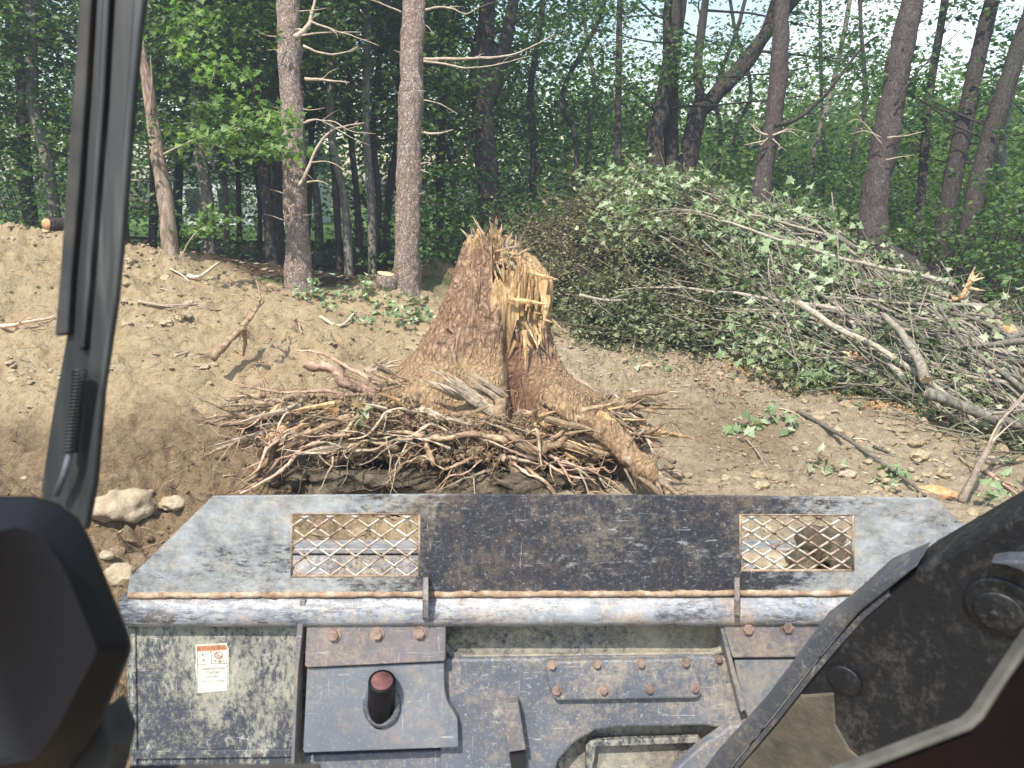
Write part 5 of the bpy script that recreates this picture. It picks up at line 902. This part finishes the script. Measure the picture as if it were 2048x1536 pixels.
wl = np.array([on_pl(x, 1191-(x-256)*.0035, GP, .008) for x in np.linspace(258, 2070, 150)]); wl[:, 2] += RNG.normal(0, .0012, 150); V, F = tube(wl, .0095+RNG.normal(0, .0011, 150), 8); MB().add(V, F).build('weld_bead', M['weld'], ldr)
# tabs on the pipe
for x, y0, y1 in [(851, 1155, 1236), (1474, 1155, 1232)]:
    mb = MB(); pr_ = [on_pl(x, y0, GP, .03), on_pl(x, y0+18, GP, .052), on_pl(x, y0+45, GP, .066), on_pl(x, y1, GP, .062), on_pl(x, y1, GP, .03), on_pl(x, y0+40, GP, .0), on_pl(x, y0-2, GP, .0)]
    V = np.array([q+np.array([s_*.008, 0, 0]) for s_ in (-1, 1) for q in pr_]); k = 7; mb.add(V, [tuple(range(k)), tuple(range(2*k-1, k-1, -1))]+[(i, (i+1) % k, k+(i+1) % k, k+i) for i in range(k)]); bev(mb.build('hook_tab', M['brown'], ldr, smooth=False), .003)
# back panels
plate('side_panel', M['panel'], [(250, 1246), (606, 1246), (600, 1545), (262, 1545), (256, 1400)], BP, .012, 0, b=0)
plate('panel_rib', M['panel'], [(262, 1503), (584, 1499), (584, 1514), (262, 1519)], BP, .012, .010)
for x in (505, 512): pass
plate('panel_rib', M['panel'], [(256, 1255), (270, 1255), (274, 1536), (262, 1536)], BP, .012, .008, b=.004)
plate('gusset', M['brown'], [(600, 1200), (611, 1200), (606, 1250), (596, 1350), (588, 1545), (581, 1545), (588, 1350), (594, 1250)], BP, .05, .045)
plate('back_sheet', M['mud'], [(606, 1230), (2085, 1225), (2085, 1600), (600, 1600)], BP, .01, -.10, b=0)
plate('pipe_lip', M['weld'], [(612, 1238), (700, 1240), (672, 1252), (612, 1260)], BP, .01, .02)
# hitch plates
pl1 = plate('upper_hitch_plate', M['brown'], [(613, 1254), (892, 1242), (891, 1320), (887, 1323), (613, 1336), (609, 1332)], BP, .025, .035, b=.004)
pl2 = plate('lower_hitch_plate', M['plate'], [(614, 1337), (888, 1325), (889, 1375), (892, 1395), (898, 1410), (908, 1425), (915, 1438), (917, 1492), (914, 1495), (608, 1506), (606, 1500)], BP, .035, .022, b=.004)
plate('hitch_lower_bar', M['cast'], [(606, 1512), (930, 1500), (1000, 1600), (606, 1600)], BP, .05, -.03, b=.006)  # tube strip under the lower hitch plate
pr3 = plate('upper_hitch_plate', M['brown'], [(1441, 1233), (1700, 1229), (1700, 1314), (1466, 1316)], BP, .025, .035, b=.004)
plate('lower_hitch_plate', M['plate'], [(1468, 1319), (1700, 1317), (1700, 1500), (1600, 1500), (1498, 1440), (1484, 1400)], BP, .035, .022, b=.004)
plate('gusset', M['cast'], [(1436, 1236), (1443, 1236), (1492, 1420), (1482, 1425)], BP, .1, .03)
# trough under the pipe and the casting
plate('trough', M['mud'], [(890, 1222), (1440, 1218), (1448, 1285), (1438, 1300), (1415, 1306), (930, 1312), (908, 1306), (893, 1290)], BP, .012, -.055, b=.004)
plate('trough_edge', M['mud'], [(893, 1288), (908, 1305), (930, 1311), (1415, 1305), (1438, 1299), (1448, 1284), (1455, 1290), (1444, 1308), (1418, 1315), (928, 1321), (900, 1314), (886, 1294)], BP, .03, -.03, b=.004)
cast = plate('casting', M['cast'], [(886, 1318), (1418, 1312), (1462, 1316), (1500, 1440), (1600, 1545), (1560, 1545), (1500, 1470), (1412, 1452), (1230, 1456), (1190, 1462), (1150, 1485), (1118, 1520), (1104, 1560), (880, 1560), (880, 1440)], BP, .05, -.012, b=.008)
plate('inner_wall', M['mud'], [(1110, 1455), (1500, 1445), (1560, 1600), (1090, 1600)], BP, .01, -.085, b=0)
plate('inner_frame', M['panel'], [(1180, 1482), (1400, 1474), (1400, 1486), (1192, 1494), (1186, 1545), (1172, 1545), (1172, 1494)], BP, .03, -.045, b=.003)
for pts4 in ([(1094, 1323), (1378, 1318), (1386, 1326), (1404, 1384), (1400, 1393), (1392, 1397), (1116, 1402), (1106, 1396), (1088, 1332)],): cov = plate('cover_plate', M['cast'], pts4, BP, .03, .010, b=.006)
def hexbolt(px, py, off, parent, r=.0105, mat='bolt'):
    c = on_pl(px, py, BP, off); nn = BP[1]; w_ = MB(); V, F = tube([c, c+nn*.003], r*1.35, 16); w_.add(V, F); V, F = tube([c+nn*.003, c+nn*.011, c+nn*.0125], [r, r, r*.85], 6, twist=0); w_.add(V, F); return w_.build('bolt', M[mat], parent, smooth=False)
for x, y in [(668, 1270), (755, 1268), (840, 1266)]: hexbolt(x, y, .035, pl1, .0155)
for x, y in [(1495, 1257), (1574, 1254)]: hexbolt(x, y, .035, pr3, .0155)
for x, y in [(1104, 1330), (1194, 1328), (1282, 1327), (1371, 1325), (1114, 1381), (1207, 1380), (1299, 1378), (1390, 1376)]: hexbolt(x, y, .010, cov, .0105)
for x, y in [(1437, 1318), (1420, 1322)][:1]: hexbolt(x, y, -.010, cast, .009)
plate('guide_bar', M['weld'] if False else M['brown'], [(1006, 1408), (1037, 1405), (1052, 1500), (1017, 1505)], BP, .055, .042, b=.003); plate('guide_bar_foot', M['blackp'], [(1018, 1507), (1050, 1503), (1052, 1545), (1024, 1545)], BP, .02, .02)
# pin boss
c = on_pl(762, 1425, BP, .0); tp = on_pl(764, 1362, BP, .070); ax = tp-c; V, F = tube([c-ax*.2, tp-ax*.03, tp], [.039, .039, .0385], 36); bs = MB().add(V, F).build('pin_boss', M['gloss'], ldr); d = ax/np.linalg.norm(ax); V, F = tube([tp+d*.0005, tp+d*.002], [.031, .0305], 28); MB().add(V, F).build('cap', M['red'], bs)
a = np.linspace(0, 2*np.pi, 40); e1 = np.array([1, 0, 0]); e2 = BP[2]; ring = np.array([on_pl(764, 1412, BP, .024)+e1*math.cos(t_)*.045+e2*math.sin(t_)*.052 for t_ in a]); V, F = tube(ring, .011, 8, cap=False, jit=.1); MB().add(V, F).build('weld_ring', M['armflange'], bs)
# bucket floor, sides and worn edge seen through the mesh
yb2, zb2 = yz(1560, 2.25); yf, zf = yz(1095, 2.78)
def hexa(name, mat, quad, th): V = np.array(quad); nn = np.cross(V[1]-V[0], V[3]-V[0]); nn /= np.linalg.norm(nn); B = V-nn*th; return bev(MB().add(np.r_[V, B], [(0, 1, 2, 3), (7, 6, 5, 4), (0, 4, 5, 1), (1, 5, 6, 2), (2, 6, 7, 3), (3, 7, 4, 0)]).build(name, mat, ldr, smooth=False), .004)
xl, xr = XL+.01, XR-.01
M['floor_steel'] = worn('floor_steel', .04, .25, .75, bare=(.17, .165, .175), dirtc=(.38, .31, .20), rough=.6)
hexa('bucket_floor', M['floor_steel'], [(xl, yb2, zb2), (xr, yb2, zb2), (xr, yf, zf), (xl, yf, zf)], .02)
yf2, zf2 = yz(1080, 2.90); hexa('cutting_edge', M['pipe'], [(xl-.01, yf-.03, zf+.012), (xr+.01, yf-.03, zf+.012), (xr+.01, yf2, zf2), (xl-.01, yf2, zf2)], .02)
for x in (xl, xr-.016):
    V = np.array([[x, ya+.02, za-.03], [x, yf, zf+.02], [x, yf, zf-.03], [x, yb2, zb2], [x, y1_, z1_]]); V = np.r_[V, V+np.array([.016, 0, 0])]; k = 5; bev(MB().add(V, [tuple(range(k)), tuple(range(2*k-1, k-1, -1))]+[(i, (i+1) % k, k+(i+1) % k, k+i) for i in range(k)]).build('bucket_side', M['panel'], ldr, smooth=False))
for k, (a, b, D_, s_) in enumerate([(1640, 1090, 2.62, .085), (1600, 1125, 2.5, .05), (1675, 1120, 2.5, .06)]): V, F = rock(P(a, b, D_), (s_, s_*.8, s_*.8), 3, .35, 1.5, 60+k); setp(MB().add(V, F).build('mud_clod', M['root_soil'], loc=P(a, b, D_)), ['large dark clod of muddy roots in the bucket behind the right mesh window', 'small dark clod low in the right mesh window', 'dark clod at the lower right of the right mesh window'][k], 'clod')
for k, (a, b, D_, s_) in enumerate([(1530, 1115, 2.6, .05), (1545, 1130, 2.5, .035)]): V, F = rock(P(a, b, D_), (s_*1.5, s_, s_*.5), 3, .35, 1.5, 70+k); setp(MB().add(V, F).build('dirt_lump', M['stone'], loc=P(a, b, D_)), ['sandy lump of dirt in the bucket at the left of the right mesh window', 'small sandy lump below the larger one in the right mesh window'][k], 'clod')
# warning sticker
stk = plate('warning_sticker', None or M['white'], [(391, 1290), (453, 1286), (457, 1300), (457, 1381), (395, 1386), (393, 1350), (390, 1335), (392, 1320)], BP, .0012, .0015, b=0); 
n = N('sticker_paper'); M['paper'] = n.pr(n.ramp(n.noise(55, 5, .8), [(.35, (.30, .28, .21)), (.5, (.58, .55, .45)), (.7, (.68, .66, .58))]), .7); stk.data.materials[0] = M['paper']
n = N('sticker_orange'); M['so'] = n.pr(n.ramp(n.noise(60, 4), [(.35, (.36, .13, .055)), (.7, (.55, .22, .10))]), .7); n = N('sticker_ink'); M['ink'] = n.pr(n.ramp(n.noise(90, 4, .8), [(.4, (.07, .06, .05)), (.7, (.28, .25, .2))]), .7); n = N('sticker_red'); M['sred'] = n.pr((.38, .13, .11), .7)
def stk_pl(name, mat, poly, off=.0022): return plate(name, mat, poly, BP, .0006, off, stk, 0)
stk_pl('header_band', M['so'], [(393, 1292), (451, 1289), (453, 1300), (394, 1303)])
for pl_ in ([(393, 1328.5), (454, 1326), (454, 1327), (393, 1329.5)], [(421, 1303), (422, 1303), (424, 1327.5), (423, 1327.5)], [(394, 1303), (395, 1303), (396, 1383), (395, 1383)], [(453, 1300), (454, 1300), (455, 1380), (454, 1380)]): stk_pl('rule', M['ink'], pl_)
def text(s, px, py, hpx, mat, name='lettering', sx=1.0):
    cu = bpy.data.curves.new(name, 'FONT'); cu.body = s; cu.size = 1; cu.align_x = 'CENTER'; cu.align_y = 'CENTER'; to = bpy.data.objects.new('tmp', cu); COL.objects.link(to); dg = bpy.context.evaluated_depsgraph_get(); me = bpy.data.meshes.new_from_object(to.evaluated_get(dg)); bpy.data.objects.remove(to)
    o = bpy.data.objects.new(name, me); COL.objects.link(o); o.parent = stk; me.materials.clear(); me.materials.append(mat); sc = hpx/FPX*2.13/.7; c = on_pl(px, py, BP, .0030); xa = on_pl(px+10, py-.45, BP, .0030)-c; xa /= np.linalg.norm(xa); nn = BP[1]; ya_ = np.cross(nn, xa)
    Mx = Matrix(((xa[0]*sc*sx, ya_[0]*sc, nn[0]*sc, c[0]), (xa[1]*sc*sx, ya_[1]*sc, nn[1]*sc, c[1]), (xa[2]*sc*sx, ya_[2]*sc, nn[2]*sc, c[2]), (0, 0, 0, 1))); o.matrix_local = Mx; return o
text('\u25b2WARNING', 423, 1296, 6.5, M['ink'], sx=1.15); text('811', 443, 1323, 5.5, M['ink'], sx=1.1); text('M', 430, 1323, 4.5, M['ink']); text('UNDERGROUND', 425, 1337, 4.2, M['ink'], sx=1.05); text('UTILITIES', 425, 1345, 4.2, M['ink'], sx=1.05); text('HAZARD', 425, 1353, 4.2, M['ink'], sx=1.05)
text('CALL BEFORE DIGGING', 425, 1362, 2.6, M['ink'], sx=1.1); text('CALL 811', 425, 1368, 2.6, M['ink']); text('4', 405, 1310, 7, M['ink']); text('ff', 407, 1321, 6, M['sred'])
ringp = np.array([on_pl(437+8*math.cos(t_), 1310+6.5*math.sin(t_), BP, .003) for t_ in np.linspace(0, 6.283, 20)]); V, F = tube(ringp, .0011, 5, cap=False); MB().add(V, F).build('emblem', M['sred'], stk); V, F = tube([on_pl(431, 1306, BP, .003), on_pl(443, 1314, BP, .003)], .0011, 5); MB().add(V, F).build('emblem', M['sred'], stk)
# ---- lift arm on the right
Aa, Ab, Ac = P(2060, 1012, 1.05), P(1400, 1540, 1.72), P(2060, 1540, 1.18); an = np.cross(Ab-Aa, Ac-Aa); an /= np.linalg.norm(an); an = an if an.dot(CAM-Aa) > 0 else -an; AP = (Aa, an, None)
def aplate(name, mat, poly, th=.03, off=0.0, b=.004, parent=ldr): return plate(name, mat, poly, AP, th, off, parent, b)
arm = aplate('lift_arm', M['arm'], [(2300, 900), (2052, 1016), (1960, 1068), (1850, 1130), (1760, 1190), (1700, 1250), (1640, 1330), (1560, 1430), (1480, 1545), (1400, 1660), (1700, 1700), (2300, 1700)], .10, 0, .01)
aplate('arm_flange', M['armflange'], [(1835, 1132), (1752, 1166), (1690, 1222), (1622, 1275), (1560, 1360), (1500, 1440), (1400, 1550), (1340, 1640), (1400, 1640), (1440, 1560), (1540, 1440), (1610, 1350), (1672, 1275), (1722, 1222), (1775, 1180)], .09, .012, .004)
aplate('arm_edge', M['armflange'], [(1775, 1182), (1722, 1224), (1673, 1278), (1611, 1353), (1542, 1442), (1442, 1562), (1452, 1566), (1552, 1448), (1622, 1360), (1684, 1288), (1733, 1234), (1780, 1194)], .02, .004, .002)
aplate('dusty_foot', M['dusty'], [(1470, 1545), (1545, 1460), (1600, 1390), (1668, 1385), (1672, 1450), (1700, 1500), (1735, 1530), (1700, 1600), (1450, 1600)], .02, .003, .006)
def adisc(px, py, r, h, mat, name, parent=arm, r2=None):
    c = on_pl(px, py, AP, 0); V, F = tube([c, c+an*h*.9, c+an*h], [r, r, r*.93 if r2 is None else r2], 40); return MB().add(V, F).build(name, mat, parent)
adisc(1690, 1358, .030, .006, M['arm'], 'boss_plate'); adisc(2002, 1212, .050, .005, M['arm'], 'pivot_housing', r2=.044); adisc(1998, 1220, .034, .009, M['arm'], 'pivot_pin', r2=.030); adisc(1990, 1222, .007, .013, M['arm'], 'grease_cap')
aplate('pivot_guard', M['armflange'], [(1978, 1127), (2010, 1123), (2060, 1124), (2200, 1124), (2200, 1160), (2060, 1158), (2040, 1142), (2010, 1132)], .04, .03, .006)
plate('foot_gusset', M['cast'], [(1345, 1545), (1400, 1495), (1462, 1452), (1500, 1450), (1500, 1600), (1330, 1600)], BP, .04, .05, b=.006)
# ---- cab parts: window frame, sill, wiper, housing, pane
def cpl(D, tilt=0.0): a = CAM+D*np.array([0, CP, -SP]); nn = np.array([0, -CP, SP]); return (a, nn, None)
CF = cpl(.50)
cab = plate('window_frame', M['dark_red'], [(2100, 1240), (2052, 1300), (1965, 1442), (1946, 1460), (1735, 1536), (1690, 1560), (1690, 1700), (2300, 1700), (2300, 1240)], CF, .008, 0, b=.002)
plate('window_seal', M['seal'], [(2100, 1228), (2052, 1290), (1960, 1430), (1938, 1450), (1722, 1533), (1650, 1560), (1690, 1572), (1736, 1542), (1946, 1462), (1968, 1442), (2058, 1302), (2110, 1240)], CF, .012, .006, b=.002)
plate('window_frame', M['trim'], [(255, 1533), (640, 1530), (640, 1560), (255, 1560)], CF, .004, 0, b=.002)
# wiper: rail, arm channel, spring, blade
WP = cpl(.62)
wp = plate('wiper_arm', M['wiper'], [(160, -60), (296, -60), (280, 60), (262, 250), (246, 460), (232, 600), (205, 780), (190, 960), (172, 1060), (100, 1060), (80, 980), (105, 820), (138, 640), (110, 668), (118, 560), (134, 330), (150, 120)], WP, .006, 0, b=.002)
plate('wiper_blade', M['trim'], [(160, -60), (186, -60), (172, 180), (160, 350), (142, 560), (136, 668), (108, 672), (118, 560), (134, 330), (150, 120)], WP, .008, .006, b=.002, parent=wp)
plate('channel_lip', M['wiper'], [(268, -60), (296, -60), (280, 60), (262, 250), (246, 460), (232, 600), (205, 780), (190, 960), (172, 1060), (160, 1060), (176, 900), (196, 760), (220, 600), (234, 430), (246, 250), (258, 100)], WP, .008, .006, b=.002, parent=wp)
plate('channel_ridge', M['wiper'], [(205, -60), (222, -60), (208, 200), (192, 400), (180, 560), (168, 700), (156, 700), (166, 560), (178, 400), (194, 200)], WP, .008, .006, b=.002, parent=wp)
sp0, sp1 = on_pl(160, 740, WP, .012), on_pl(140, 905, WP, .012); tt = np.linspace(0, 1, 340); ax = sp1-sp0; s1 = np.array([1, 0, 0.]); s2 = WP[1]; hx = sp0+ax*tt[:, None]+.0052*(np.cos(tt*2*np.pi*24)[:, None]*s1+np.sin(tt*2*np.pi*24)[:, None]*s2); V, F = tube(hx, .0011, 5); MB().add(V, F).build('spring', M['wiper'], wp)
V, F = tube([on_pl(140, 905, WP, .012), on_pl(128, 950, WP, .012), on_pl(112, 990, WP, .01)], .0028, 8); MB().add(V, F).build('spring_hook', M['armflange'], wp)
for y in (): V, F = box(on_pl(204 if y < 300 else 190, y, WP, .006), (.045, .006, .003)); bev(MB().add(V, F).build('blade_clip', M['wiper'], wp, smooth=False), .001)
# black moulded housing: faceted front, rounded edges
HP = cpl(.46); o1 = [(-60, 990), (72, 991), (120, 1006), (160, 1035), (183, 1075), (262, 1270), (266, 1292), (262, 1310), (215, 1425), (180, 1490), (120, 1560), (-60, 1640)]
inn = [(-60, 1075), (30, 1075), (70, 1090), (100, 1130), (120, 1170), (170, 1290), (172, 1300), (168, 1310), (120, 1400), (100, 1440), (60, 1500), (-60, 1540)]
Vo = np.array([on_pl(x, y, HP, 0) for x, y in o1]); Vi = np.array([on_pl(x, y, HP, .035) for x, y in inn]); Vb = np.array([on_pl(x-26 if x > 0 else x, y+10, HP, -.06) for x, y in o1]); k = len(o1)
F = [tuple(range(k, 2*k))[::-1]]+[(i, i+1, k+i+1, k+i) for i in range(k-1)]+[(2*k+i, 2*k+i+1, i+1, i) for i in range(k-1)]
h_ = MB().add(np.r_[Vo, Vi, Vb], F).build('moulded_housing', M['gloss'], ldr, smooth=True); bev(h_, .006, 4)
plate('housing_bracket', M['trim'], [(150, 1480), (205, 1418), (232, 1490), (205, 1600), (60, 1600)], HP, .03, -.02, b=.004)
